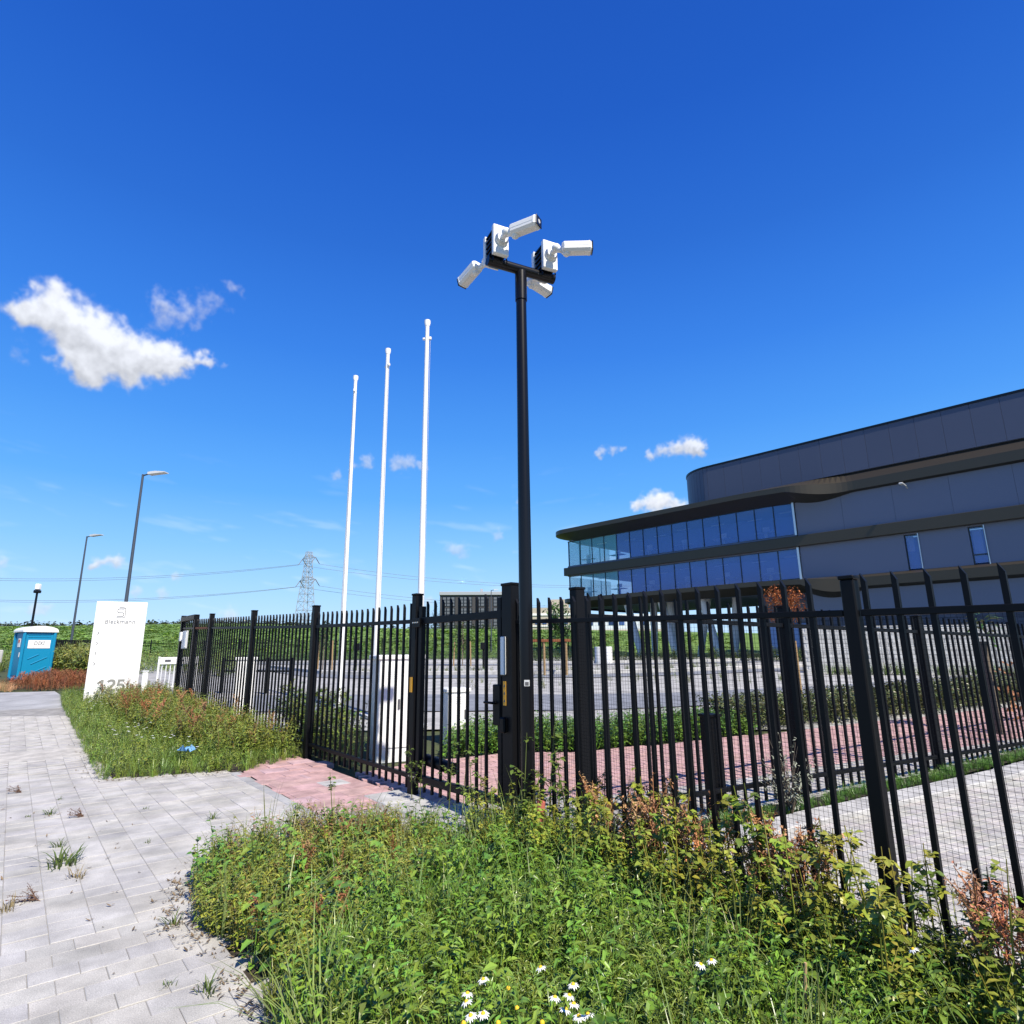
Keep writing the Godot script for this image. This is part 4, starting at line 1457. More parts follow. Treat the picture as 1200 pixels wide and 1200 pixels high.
func along(a: Vector3, b: Vector3) -> Basis:
	var d := (b - a)
	d.y = 0.0
	return Basis.looking_at(d.normalized()) * yaw(90.0)

func fences() -> void:
	var P490 := Vector3(-1.09, 0, -6.93)
	var dir := Vector3(-0.651, 0, -0.759)
	var pick_l := picket_mesh(1.0)
	var pick_r := picket_mesh(-1.0)
	var fat := post_mesh(0.092, 2.11)
	# 1. far fence: from the gate away to the left
	var f := thing("steel_fence", P490, along(P490, P490 + dir), "black steel picket fence from the gate away to the left, above pink paving", "fence")
	var gy := func(s: float) -> float:
		var p := P490 + dir * s
		return gh(p.x, p.z)
	var posts := [0.0, 2.84, 5.64, 8.44, 9.75, 11.0]
	for s: float in posts:
		obj("post", fat, M.black, f, Vector3(s, gy.call(s), 0))
	for i in posts.size() - 1:
		var s0: float = posts[i] + 0.05
		var s1: float = posts[i + 1] - 0.05
		for y: float in [0.18, 1.82]:
			obj("rail", rail_mesh(Vector3(s0, gy.call(s0) + y, 0), Vector3(s1, gy.call(s1) + y, 0), 0.04, 0.045), M.black if not (i == 3 and y > 1.0) else M.rust, f)
		var n := int((s1 - s0) / 0.15)
		for k in n:
			var s: float = s0 + (s1 - s0) * (k + 0.5) / n
			obj("picket", pick_l, M.black, f, Vector3(s, gy.call(s) + 0.0, 0))
	var nb := MB.new()
	nb.box(Vector3(10.38, gy.call(10.4) + 1.55, -0.06), Vector3(0.42, 0.42, 0.04), 0.01)
	var nbo := obj("notice_box", nb.done(), M.grey_plastic, f)
	nb = MB.new()
	nb.box(Vector3(10.26, gy.call(10.4) + 1.55, -0.083), Vector3(0.15, 0.36, 0.01))
	obj("notice", nb.done(), M.white, nbo)
	nb = MB.new()
	nb.box(Vector3(10.82, gy.call(10.8) + 1.62, -0.06), Vector3(0.14, 0.22, 0.05), 0.01)
	obj("intercom", nb.done(), M.white, f)
	nb = MB.new()
	nb.box(Vector3(10.38, gy.call(10.4) + 2.06, 0), Vector3(1.3, 0.12, 0.12), 0.01)
	obj("top_beam", nb.done(), M.black, f)
	nb = MB.new()
	nb.box(Vector3(0.0, 1.13, -0.057), Vector3(0.05, 0.16, 0.004))
	obj("warning_sticker", nb.done(), M.yellow, f)

	for y: float in [0.45, 0.62, 1.28, 1.46, 1.62]:
		nb = MB.new()
		nb.tube([Vector3(-0.046, y, 0.012), Vector3(-0.052, y, 0.012)], [0.009, 0.008], 8)
		obj("bolt", nb.done(), M.steel, f)
	# 2. gate between the hinge post and the lock post
	var P598 := Vector3(-0.02, -0.02, -5.68)
	var g := thing("pedestrian_gate", P490, along(P490, P598), "black steel swing gate between the two thick posts, lock box on it", "gate")
	var gl := P490.distance_to(P598)
	var m := MB.new()
	for x: float in [0.115, gl - 0.14]:
		m.box(Vector3(x, 1.06, 0), Vector3(0.06, 1.84, 0.06), 0.004)
	obj("stile", m.done(), M.black, g)
	for y: float in [0.18, 1.82]:
		m = MB.new()
		m.box(Vector3(gl * 0.5, y, 0), Vector3(gl - 0.2, 0.075, 0.055), 0.004)
		obj("rail", m.done(), M.black, g)
	for k in 8:
		obj("picket", pick_r, M.black, g, Vector3(0.225 + 0.15 * k, 0, 0))
	for y: float in [0.2, 1.8]:
		m = MB.new()
		m.box(Vector3(0.075, y, 0.058), Vector3(0.17, 0.1, 0.014), 0.003)
		var h := obj("hinge", m.done(), M.black, g)
		for k in 3:
			m = MB.new()
			m.tube([Vector3(0.03 + 0.045 * k, y, 0.064), Vector3(0.03 + 0.045 * k, y, 0.076)], [0.009, 0.008], 8)
			obj("bolt", m.done(), M.steel, h)
	m = MB.new()
	m.tube([Vector3(0.16, 0.36, -0.07), Vector3(0.66, 0.33, -0.07)], [0.06, 0.06], 18)
	obj("door_closer", m.done(), M.black, g)
	m = MB.new()
	m.box(Vector3(gl - 0.17, 1.0, 0.0), Vector3(0.11, 0.36, 0.09), 0.008)
	var lk := obj("lock_box", m.done(), M.black, g)
	m = MB.new()
	m.tube([Vector3(gl - 0.17, 1.02, 0.045), Vector3(gl - 0.17, 1.02, 0.09), Vector3(gl - 0.29, 1.02, 0.09)], [0.012, 0.012, 0.01], 8)
	obj("handle", m.done(), M.black, lk)

	# 3. near fence, from the lock post past the camera to the right
	var d3 := Vector3(0.616, 0, 0.788)
	var f3 := thing("steel_fence", P598, along(P598, P598 + d3), "tall black steel picket fence from the camera mast to the right, weeds at its foot", "fence")
	var sink := func(s: float) -> float: return -0.055 - 0.025 * clampf(s / 1.0, 0.0, 1.0) - 0.019 * s
	m = MB.new()
	m.box(Vector3(0.012, 0.95, 0), Vector3(0.15, 2.3, 0.125), 0.006)
	m.box(Vector3(0.012, 2.11, 0), Vector3(0.165, 0.025, 0.14), 0.006)
	var gp := obj("lock_post", m.done(), M.black, f3)
	# things on the side of the lock post that faces the path
	var ib := Basis(Vector3.UP, 0.0)
	m = MB.new()
	m.box(Vector3(-0.02, 1.46, 0.078), Vector3(0.055, 0.34, 0.03), 0.006)
	obj("card_reader", m.done(), M.white, gp)
	m = MB.new()
	m.box(Vector3(-0.075, 1.46, 0.03), Vector3(0.03, 0.36, 0.09), 0.006)
	obj("reader_box", m.done(), M.pole_black, gp)
	m = MB.new()
	m.box(Vector3(-0.02, 1.13, 0.0645), Vector3(0.042, 0.21, 0.003))
	var ys := obj("warning_sticker", m.done(), M.yellow, gp)
	for k in 3:
		m = MB.new()
		m.prism(PackedVector2Array([Vector2(-0.033, 1.055 + 0.065 * k), Vector2(-0.007, 1.055 + 0.065 * k), Vector2(-0.02, 1.082 + 0.065 * k)]), 0.066, 0.0668)
		obj("warning_mark", m.done(), M.ink, ys)
	m = MB.new()
	m.box(Vector3(-0.02, 0.86, 0.083), Vector3(0.075, 0.13, 0.04), 0.012)
	obj("keypad", m.done(), M.black, gp)
	var p3 := [3.02, 5.9]
	for s: float in p3:
		obj("post", post_mesh(0.072, 2.0), M.black, f3, Vector3(s, sink.call(s) - 0.0, 0.0))
	var segs := [[0.06, 2.975], [3.065, 5.86]]
	for sg: Array in segs:
		for y: float in [0.18, 1.82]:
			obj("rail", rail_mesh(Vector3(sg[0], sink.call(sg[0]) + y, 0), Vector3(sg[1], sink.call(sg[1]) + y, 0), 0.035, 0.036), M.black, f3)
	var s := 0.1
	while s < 5.85:
		if absf(s - 3.02) > 0.075:
			obj("picket", pick_r, M.black, f3, Vector3(s, sink.call(s), 0))
		s += 0.1498
	var wires := MB.new()
	var top0: float = sink.call(0.06)
	var wl := 5.8
	for k in int(wl / 0.0254):
		var x := 0.08 + 0.0254 * k
		wires.box(Vector3(x, sink.call(x) + 1.0, -0.022), Vector3(0.0012, 1.66, 0.0012))
	for k in 66:
		var y := 0.18 + 0.0254 * k
		wires.box(Vector3(0.08 + wl * 0.5, (sink.call(0.08) + sink.call(wl)) * 0.5 + y - 0.008, -0.0235), Vector3(wl, 0.0012, 0.0012), 0.0, Color.WHITE, Basis(Vector3(0, 0, 1), -0.0215))
	var wmo := obj("wire_mesh", wires.done(), M.black, f3)
	wmo.set_meta("kind", "stuff")
	# 4. second fence, away to the right behind the first
	var P676 := Vector3(0.576, 0, -5.42)
	var d4 := Vector3(0.857, 0, -0.515)
	var f4 := thing("steel_fence", P676, along(P676, P676 + d4), "second black picket fence behind, running away to the right beside pink path", "fence")
	var sk := func(q: float) -> float: return -0.02 - 0.0165 * q
	for k in 6:
		obj("post", post_mesh(0.1, 2.03) if k == 0 else post_mesh(0.09, 2.0), M.black, f4, Vector3(2.9 * k, sk.call(2.9 * k), 0))
	for k in 5:
		var a := 2.9 * k + 0.05
		var b := 2.9 * (k + 1) - 0.05
		for y: float in [0.2, 1.8]:
			obj("rail", rail_mesh(Vector3(a, sk.call(a) + y, 0), Vector3(b, sk.call(b) + y, 0), 0.04, 0.045), M.black, f4)
		for j in 18:
			var q := a + (b - a) * (j + 0.5) / 18.0
			obj("picket", pick_r, M.black, f4, Vector3(q, sk.call(q) - 0.02, 0))
	var sp := thing("short_post", on(1.98, -6.40), Basis(d4, Vector3.UP, Vector3(0.515, 0, 0.857)), "short thick black post directly behind the second fence", "post")
	m = MB.new()
	m.box(Vector3(0, 0.45, 0), Vector3(0.15, 0.94, 0.15), 0.008)
	obj("post", m.done(), M.black, sp)
	m = MB.new()
	m.box(Vector3(0, 0.93, 0), Vector3(0.17, 0.03, 0.17), 0.006)
	obj("cap", m.done(), M.black, sp)
	# low railing in the car park, seen through the far fence
	var r0 := on(-8.6, -18.4)
	var r1 := on(-6.3, -17.6)
	var rl := thing("low_railing", r0, along(r0, r1), "low black railing in the car park, seen through the far fence", "railing")
	var ll := r0.distance_to(r1)
	for x: float in [0.0, 0.8, 1.6, ll]:
		m = MB.new()
		m.box(Vector3(x, 0.5, 0), Vector3(0.08, 1.0, 0.08), 0.005)
		obj("post", m.done(), M.black, rl)
	for y: float in [0.62, 0.92]:
		m = MB.new()
		m.box(Vector3(ll * 0.5, y, 0), Vector3(ll, 0.05, 0.04))
		obj("rail", m.done(), M.black, rl)

# ---------------------------------------------------------------- mast with four cameras
func camera_mast() -> void:
	var at := Vector3(0.11, -0.05, -5.26)
	var bd := Vector3(0.9, 0, -0.435)           # along the cross bar
	var bn := Vector3(0.435, 0, 0.9)            # towards the viewer
	var t := thing("camera_mast", at, Basis.IDENTITY, "tall black mast with a cross bar carrying four white cameras", "camera mast")
	var m := MB.new()
	m.tube([Vector3(0, -0.1, 0), Vector3(0, 2.0, 0), Vector3(0, 4.95, 0)], [0.06, 0.058, 0.05], 28)
	obj("pole", m.done(), M.pole_black, t)
	m = MB.new()
	m.tube([Vector3(0, 4.86, 0), Vector3(0, 5.17, 0)], [0.058, 0.058], 28)
	obj("sleeve", m.done(), M.pole_black, t)
	m = MB.new()
	m.tube([Vector3(0, 5.2, 0) - bd * 0.36, Vector3(0, 5.2, 0) + bd * 0.37], [0.05, 0.05], 24)
	obj("cross_bar", m.done(), M.pole_black, t)
	m = MB.new()
	m.box(Vector3(0, 1.27, 0.0598), Vector3(0.045, 0.05, 0.003), 0.0, Color.WHITE)
	var st := obj("sticker", m.done(), M.grey_plastic, t)
	m = MB.new()
	m.box(Vector3(0.0, 1.265, 0.0618), Vector3(0.03, 0.028, 0.002))
	obj("sticker_mark", m.done(), M.ink, st)
	var bs := Basis(bd, Vector3.UP, bn)
	for side: int in [-1, 1]:
		var c := Vector3(0, 5.37, 0) + bd * (0.27 * side)
		m = MB.new()
		m.box(Vector3.ZERO, Vector3(0.13, 0.30, 0.16), 0.008)
		m.box(Vector3(0, -0.14, 0), Vector3(0.12, 0.12, 0.12), 0.01)
		for k in 5:
			m.box(Vector3(-0.072, -0.11 + 0.055 * k, 0), Vector3(0.012, 0.012, 0.13))
		obj("mounting_bracket", m.done(), M.pole_black, t, c, bs)
		m = MB.new()
		var w0 := c + bd * 0.05 - Vector3.UP * 0.1 + bn * 0.08
		m.tube([w0, w0 - Vector3.UP * 0.07 + bd * 0.03, w0 - Vector3.UP * 0.1 - bd * 0.03 * side, c - Vector3.UP * 0.19 - bd * 0.12 * side + bn * 0.03], [0.007, 0.007, 0.007, 0.007], 8)
		obj("cable", m.done(), M.pole_black, t)
	var spec := [
		[-1, 1, Vector3(0.86, -0.02, 0.5), Vector3(0.16, 0.0, 0.05), "white camera at the left end of the bar, aimed right, dark lens showing"],
		[-1, -1, Vector3(-0.60, -0.26, -0.66), Vector3(-0.16, -0.06, -0.10), "white camera at the left end of the bar, aimed away and down to the left"],
		[1, 1, Vector3(0.98, 0.0, 0.02), Vector3(0.185, -0.035, 0.02), "white camera at the right end of the bar, aimed level to the right"],
		[1, -1, Vector3(0.80, -0.20, -0.56), Vector3(0.07, -0.07, -0.06), "white camera under the right end of the bar, aimed away"]]
	for s: Array in spec:
		var c: Vector3 = Vector3(0, 5.37, 0) + bd * (0.27 * s[0]) + bn * (0.105 * s[1])
		# back box on the bracket
		m = MB.new()
		m.box(Vector3.ZERO, Vector3(0.16, 0.315, 0.05), 0.006)
		var cam_part := obj("security_camera", m.done(), M.white, t, c, bs)
		tag(cam_part, s[4])
		# everything else of the camera in the frame of its back box
		var inv := bs.inverse()
		var nrm := Vector3(0, 0, s[1])
		m = MB.new()
		m.tube([nrm * 0.025, nrm * 0.045, nrm * 0.06], [0.068, 0.068, 0.05], 24)
		obj("base_disc", m.done(), M.white, cam_part)
		var off: Vector3 = inv * (s[3] as Vector3)
		var hc := nrm * 0.16 + off
		var fw: Vector3 = (inv * (s[2] as Vector3)).normalized()
		var tail := hc - fw * 0.10 - Vector3.UP * 0.05
		m = MB.new()
		m.tube([nrm * 0.06, nrm * 0.13 + Vector3(0, -0.01, 0), nrm * 0.15 + (tail - nrm * 0.15) * 0.5, tail], [0.028, 0.03, 0.028, 0.03], 14)
		m.ball(nrm * 0.135, Vector3.ONE * 0.045, 16, 10)
		m.ball(tail, Vector3.ONE * 0.038, 14, 10)
		obj("arm", m.done(), M.white, cam_part)
		var up := Vector3.UP
		var rt := fw.cross(up).normalized()
		up = rt.cross(fw).normalized()
		var hb := Basis(rt, up, -fw)
		m = MB.new()
		m.box(hc, Vector3(0.118, 0.112, 0.29), 0.022, Color.WHITE, hb)
		m.box(hc + up * 0.012, Vector3(0.1215, 0.075, 0.285), 0.02, Color.WHITE, hb)
		m.box(hc + fw * 0.12, Vector3(0.124, 0.118, 0.06), 0.024, Color.WHITE, hb)
		obj("housing", m.done(), M.white, cam_part)
		m = MB.new()
		m.box(hc + fw * 0.149, Vector3(0.106, 0.1, 0.01), 0.024, Color.WHITE, hb)
		obj("front_glass", m.done(), M.dark, cam_part)
		m = MB.new()
		m.tube([hc + fw * 0.152, hc + fw * 0.156], [0.022, 0.019], 18)
		obj("lens", m.done(), M.grey_plastic, cam_part)
		m = MB.new()
		m.box(hc - up * 0.056 + fw * 0.03, Vector3(0.05, 0.008, 0.09), 0.004, Color.WHITE, hb)
		obj("hatch", m.done(), M.white, cam_part)

# ---------------------------------------------------------------- things inside the fence
func cabinet(called: String, at: Vector3, sz: Vector3, turn: float, label: String, doors: int) -> void:
	var t := thing(called, at, yaw(turn), label, "cabinet", "")
	var m := MB.new()
	m.box(Vector3(0, sz.y * 0.5 - 0.05, 0), Vector3(sz.x, sz.y + 0.02, sz.z), 0.012)
	obj("body", m.done(), M.white, t)
	m = MB.new()
	m.box(Vector3(0, 0.03, 0), Vector3(sz.x - 0.04, 0.2, sz.z - 0.04))
	obj("plinth", m.done(), M.grey_plastic, t)
	m = MB.new()
	m.box(Vector3(0, sz.y - 0.02, 0), Vector3(sz.x + 0.05, 0.07, sz.z + 0.05), 0.015)
	obj("lid", m.done(), M.white, t)
	for k in doors:
		var w := (sz.x - 0.06) / doors
		m = MB.new()
		m.box(Vector3(-sz.x * 0.5 + 0.03 + w * (k + 0.5), sz.y * 0.5 + 0.02, sz.z * 0.5 + 0.006), Vector3(w - 0.012, sz.y - 0.24, 0.016), 0.004)
		var d := obj("door", m.done(), M.white, t)
		m = MB.new()
		m.box(Vector3(-sz.x * 0.5 + 0.03 + w * (k + 0.85), sz.y * 0.52, sz.z * 0.5 + 0.02), Vector3(0.03, 0.14, 0.025), 0.006)
		obj("handle", m.done(), M.ink, d)
		for q in 4:
			m = MB.new()
			m.box(Vector3(-sz.x * 0.5 + 0.03 + w * (k + 0.5), sz.y * 0.84 - 0.03 * q, sz.z * 0.5 + 0.0145), Vector3(w * 0.5, 0.008, 0.004))
			obj("vent_slot", m.done(), M.grey_plastic, d)

func young_tree(called: String, at: Vector3, h: float, r: float, y0: float, leaves: int, lsize: float, col: Color, mat: Material, label: String, stakes: Array, group := "") -> void:
	var t := thing(called, at, yaw(rng.randf() * 360.0), label, "tree", group)
	var tr := MB.new()
	tr.tube([Vector3(0, -0.1, 0), Vector3(0.02, h * 0.4, 0.01), Vector3(-0.01, h * 0.7, 0), Vector3(0.02, h * 0.97, 0)], [h * 0.011, h * 0.009, h * 0.006, 0.004], 8)
	var tips := []
	for k in 22:
		var a := rng.randf() * TAU
		var y := lerpf(y0, 0.93, rng.randf()) * h
		var sp := r * (1.0 - 0.55 * absf(y / h - lerpf(y0, 0.93, 0.4)) / 0.4) * rng.randf_range(0.5, 1.0)
		var p0 := Vector3(0, y - sp * 0.5, 0)
		var p1 := Vector3(cos(a) * sp, y + sp * 0.35, sin(a) * sp)
		tr.tube([p0, p0.lerp(p1, 0.5) - Vector3.UP * 0.03, p1], [0.012, 0.008, 0.003], 5)
		tips.append([p0, p1])
	obj("trunk", tr.done(), M.bark, t)
	var mb := MB.new()
	for k in leaves:
		var q: Array = tips[rng.randi() % tips.size()]
		var p: Vector3 = (q[0] as Vector3).lerp(q[1], rng.randf_range(0.3, 1.1)) + Vector3(rng.randfn(), rng.randfn(), rng.randfn()) * r * 0.14
		var d := Vector3(rng.randfn(), rng.randfn() * 0.7 - 0.2, rng.randfn()).normalized()
		var g := rng.randf_range(0.65, 1.35)
		mb.leaf(p, d, d.cross(Vector3(0.2, 0.9, 0.4)).normalized(), lsize * rng.randf_range(0.7, 1.3), lsize * rng.randf_range(0.4, 0.7), 0.2, Color(col.r * g * rng.randf_range(0.85, 1.15), col.g * g, col.b * g))
	obj("crown", mb.done(), mat, t)
	for s: Vector3 in stakes:
		var st := MB.new()
		st.tube([Vector3(s.x, -0.1, s.z), Vector3(s.x * 0.92, s.y, s.z * 0.92)], [0.04, 0.038], 10)
		obj("stake", st.done(), M.wood, t)

func inner_things() -> void:
	cabinet("electrical_cabinet", on(-1.72, -9.2), Vector3(0.66, 1.38, 0.62), 25.0, "large white electrical cabinet close behind the fence beside the gate", 2)
	cabinet("electrical_cabinet", on(-0.95, -10.25), Vector3(0.36, 0.80, 0.34), 24.0, "small white electrical cabinet seen through the gate", 1)
	cabinet("electrical_cabinet", on(-5.95, -13.8), Vector3(0.42, 1.16, 0.4), 24.0, "white rounded cabinet behind the far fence near its end", 1)
	# three flagpoles in a row
	var names := ["white flagpole farthest to the left, the shortest looking of three", "white flagpole in the middle of the three", "white flagpole nearest the camera mast, the tallest looking of three"]
	var spots := [Vector2(-3.93, -14.1), Vector2(-2.83, -12.72), Vector2(-1.75, -11.51)]
	for k in 3:
		var g := gh(spots[k].x, spots[k].y)
		var t := thing("flagpole", Vector3(spots[k].x, g, spots[k].y), yaw(40.0 * k), names[k], "flagpole", "row of white flagpoles")
		var h := 8.32 - g
		var m := MB.new()
		m.tube([Vector3.ZERO, Vector3(0, 1.5, 0), Vector3(0, h - 0.1, 0)], [0.062, 0.06, 0.041], 20)
		obj("pole", m.done(), M.white_gloss, t)
		m = MB.new()
		m.tube([Vector3(0, h - 0.13, 0), Vector3(0, h - 0.07, 0), Vector3(0, h - 0.03, 0), Vector3(0, h, 0)], [0.046, 0.064, 0.066, 0.062], 20)
		obj("cap", m.done(), M.white, t)
		m = MB.new()
		m.box(Vector3(0.0, h - 0.42, 0.065), Vector3(0.05, 0.07, 0.06), 0.01)
		m.box(Vector3(0.0, h - 0.42, -0.065), Vector3(0.05, 0.05, 0.06), 0.01)
		if k == 1:
			m.box(Vector3(0.02, h - 0.28, -0.06), Vector3(0.05, 0.36, 0.07), 0.01)
		obj("halyard_fitting", m.done(), M.white, t)
		m = MB.new()
		m.tube([Vector3(0, 1.2, 0.072), Vector3(0, h * 0.5, 0.068), Vector3(0, h - 0.42, 0.07)], [0.004, 0.004, 0.004], 5)
		obj("halyard", m.done(), M.grey_plastic, t)
		m = MB.new()
		m.box(Vector3(0, 1.2, 0.072), Vector3(0.03, 0.16, 0.03), 0.008)
		obj("cleat", m.done(), M.grey_plastic, t)
		m = MB.new()
		m.box(Vector3(0, 0.04, 0), Vector3(0.3, 0.06, 0.3), 0.01)
		obj("base_plate", m.done(), M.grey_plastic, t)
	# low posts with a head at the edge of the car park
	for k in 2:
		var p: Vector2 = [Vector2(-8.0, -31.5), Vector2(-1.55, -32.0)][k]
		var t := thing("charging_post", on(p.x, p.y), yaw(20.0 * k), ["black charging post behind the white cabinet at the car park", "black charging post seen through the swing gate at the car park"][k], "charging post", "charging posts at the car park")
		var m := MB.new()
		m.box(Vector3(0, 0.5, 0), Vector3(0.09, 1.0, 0.09), 0.01)
		obj("post", m.done(), M.black, t)
		m = MB.new()
		m.box(Vector3(0, 1.15, 0.02), Vector3(0.3, 0.36, 0.2), 0.03)
		obj("head", m.done(), M.black, t)
	# litter bins by the building
	var bn := thing("litter_bin", on(5.5, -37.9), yaw(10.0), "pale grey steel litter bin by the car park under the overhang", "litter bin")
	var bm := MB.new()
	bm.tube([Vector3(-0.26, 0, 0), Vector3(-0.26, 1.0, 0)], [0.27, 0.27], 20)
	obj("body", bm.done(), M.grey_plastic, bn)
	bm = MB.new()
	bm.tube([Vector3(0.30, 0, 0), Vector3(0.30, 1.0, 0)], [0.27, 0.27], 20)
	obj("second_body", bm.done(), M.white, bn)
	# wooden tree frame
	var wf := thing("tree_frame", on(2.15, -25.2), yaw(-8.0), "wooden tree stakes with a reddish cross beam at the car park", "tree stakes")
	for x: float in [-1.75, -0.9, 0.0]:
		var m := MB.new()
		m.tube([Vector3(x, -0.1, 0), Vector3(x, 1.45, 0)], [0.05, 0.05], 10)
		obj("stake", m.done(), M.wood, wf)
	var xm := MB.new()
	xm.box(Vector3(-0.85, 1.38, 0.06), Vector3(2.1, 0.11, 0.05), 0.01)
	obj("cross_beam", xm.done(), M.rust, wf)
	# young trees
	var green := Color(0.06, 0.11, 0.025)
	young_tree("young_tree", on(-10.2, -33.2), 2.7, 0.6, 0.35, 420, 0.13, green, M.leaf, "young green tree with pale stakes behind the far fence", [Vector3(-0.75, 1.5, 0.1), Vector3(0.5, 1.5, 0.0)], "young trees at the car park")
	young_tree("young_tree", on(-3.0, -36.5), 2.9, 0.7, 0.35, 420, 0.13, Color(0.07, 0.10, 0.03), M.leaf, "young green tree between two stakes seen through the swing gate", [Vector3(-0.5, 1.4, 0.1), Vector3(0.6, 1.4, 0.0)], "young trees at the car park")
	young_tree("young_tree", on(2.15, -27.6), 3.1, 0.75, 0.4, 900, 0.16, Color(0.055, 0.12, 0.02), M.leaf, "dense young green tree right of the camera mast at the car park", [], "young trees at the car park")
	young_tree("young_tree", on(6.05, -13.55), 2.8, 0.42, 0.68, 1500, 0.055, Color(0.36, 0.12, 0.035), M.dry, "young tree with withered orange brown crown beside the hedge", [Vector3(-0.22, 1.5, 0.25)], "")
	# silvery shrub at the second fence
	var sh := thing("silver_shrub", on(2.72, -6.42), Basis.IDENTITY, "silvery dry shrub growing through the second fence", "shrub")
	var sm := MB.new()
	var lm := MB.new()
	for k in 26:
		var a := rng.randf() * TAU
		var p1 := Vector3(cos(a) * rng.randf_range(0.05, 0.3), rng.randf_range(0.25, 0.75), sin(a) * rng.randf_range(0.05, 0.22))
		sm.tube([Vector3.ZERO, p1 * Vector3(0.4, 0.6, 0.4), p1], [0.006, 0.004, 0.002], 4)
		for j in 16:
			var q := p1 * rng.randf_range(0.25, 1.0) + Vector3(rng.randfn(), rng.randfn(), rng.randfn()) * 0.03
			var d := Vector3(rng.randfn(), rng.randfn(), rng.randfn()).normalized()
			var g := rng.randf_range(0.6, 1.2)
			lm.leaf(q, d, d.cross(Vector3(0.3, 0.8, 0.5)).normalized(), 0.045, 0.016, 0.2, Color(0.26 * g, 0.28 * g, 0.22 * g))
	obj("stems", sm.done(), M.bark, sh)
	obj("foliage", lm.done(), M.dry, sh)
	# staked plant at the right
	var pt := thing("staked_plant", on(8.3, -10.9), Basis.IDENTITY, "leafy plant on a dark stake beyond the second fence at the right", "plant")
	var km := MB.new()
	km.tube([Vector3(0, -0.1, 0), Vector3(0.0, 1.55, 0)], [0.06, 0.05], 10)
	obj("stake", km.done(), M.bark, pt)
	km = MB.new()
	for k in 46:
		var a := rng.randf() * TAU
		var d := Vector3(cos(a), rng.randf_range(-0.2, 0.9), sin(a)).normalized()
		var g := rng.randf_range(0.7, 1.3)
		km.leaf(Vector3(0.02, rng.randf_range(1.5, 2.0), 0) + d * 0.08, d, Vector3(-sin(a), 0, cos(a)), rng.randf_range(0.2, 0.36), rng.randf_range(0.05, 0.09), 0.45, Color(0.07 * g, 0.15 * g, 0.03 * g))
	obj("leaves", km.done(), M.leaf, pt)
	km = MB.new()
	for k in 30:
		var a := rng.randf() * TAU
		var p := Vector3(0.28 + 0.1 * cos(a), rng.randf_range(0.1, 1.15), 0.1 * sin(a))
		var d := Vector3(rng.randfn(), 1.2, rng.randfn()).normalized()
		km.leaf(p, d, d.cross(Vector3(0.3, 0.2, 0.9)).normalized(), 0.22, 0.06, 0.2, Color(0.30, 0.13, 0.06))
	obj("withered_leaves", km.done(), M.dry, pt)

# ---------------------------------------------------------------- weeds, hedges, grass
func stem_proto(h: float, nl: int, ll: float, lw: float, bend: float, tip_red := 0.0, wide_top := false) -> ArrayMesh:
	var mb := MB.new()
	var a0 := rng.randf() * TAU
	var lean := Vector3(cos(a0), 0, sin(a0)) * bend
	var pts := []
	for i in 5:
		var t := i / 4.0
		pts.append(Vector3(0, h * t, 0) + lean * h * t * t)
	mb.tube(pts, [0.0035, 0.003, 0.0026, 0.002, 0.001], 4, Color(1.0, 0.75, 0.9) if tip_red > 0.3 else Color(1.1, 1.0, 0.9), false)
	for k in nl:
		var t := (k + 0.6) / nl
		var p := Vector3(0, h * t, 0) + lean * h * t * t
		var a := a0 + k * 2.39 + rng.randf_range(-0.4, 0.4)
		var d := Vector3(cos(a), rng.randf_range(0.15, 0.9), sin(a)).normalized()
		var sc := (0.65 + 0.5 * sin(PI * minf(t * 0.9 + 0.15, 1.0))) * rng.randf_range(0.75, 1.2)
		var g := rng.randf_range(0.75, 1.25)
		var col := Color(g * rng.randf_range(0.85, 1.15), g, g * rng.randf_range(0.7, 1.2))
		if rng.randf() < tip_red * (0.3 + t):
			col = Color(2.6 * g, 0.75 * g, 0.9 * g)
		elif rng.randf() < 0.1:
			col = Color(2.1 * g, 1.5 * g, 0.8 * g)
		mb.leaf(p, d, Vector3(-sin(a), rng.randf_range(-0.4, 0.4), cos(a)).normalized(), ll * sc, lw * sc, rng.randf_range(0.25, 0.7), col)
	return mb.done()

func grass_proto(n: int, h: float, spread: float, wd: float) -> ArrayMesh:
	var mb := MB.new()
	for k in n:
		var a := rng.randf() * TAU
		var d := Vector3(cos(a), 0, sin(a))
		var g := rng.randf_range(0.7, 1.25)
		var c := Color(g, g, g)
		if rng.randf() < 0.12:
			c = Color(1.7 * g, 1.2 * g, 1.2 * g)
		mb.blade(d * rng.randf() * spread + Vector3(rng.randfn(), 0, rng.randfn()) * spread * 0.3, d.rotated(Vector3.UP, rng.randf_range(-0.6, 0.6)), h * rng.randf_range(0.5, 1.1), rng.randf_range(0.15, 0.85), wd * rng.randf_range(0.7, 1.3), c)
	return mb.done()

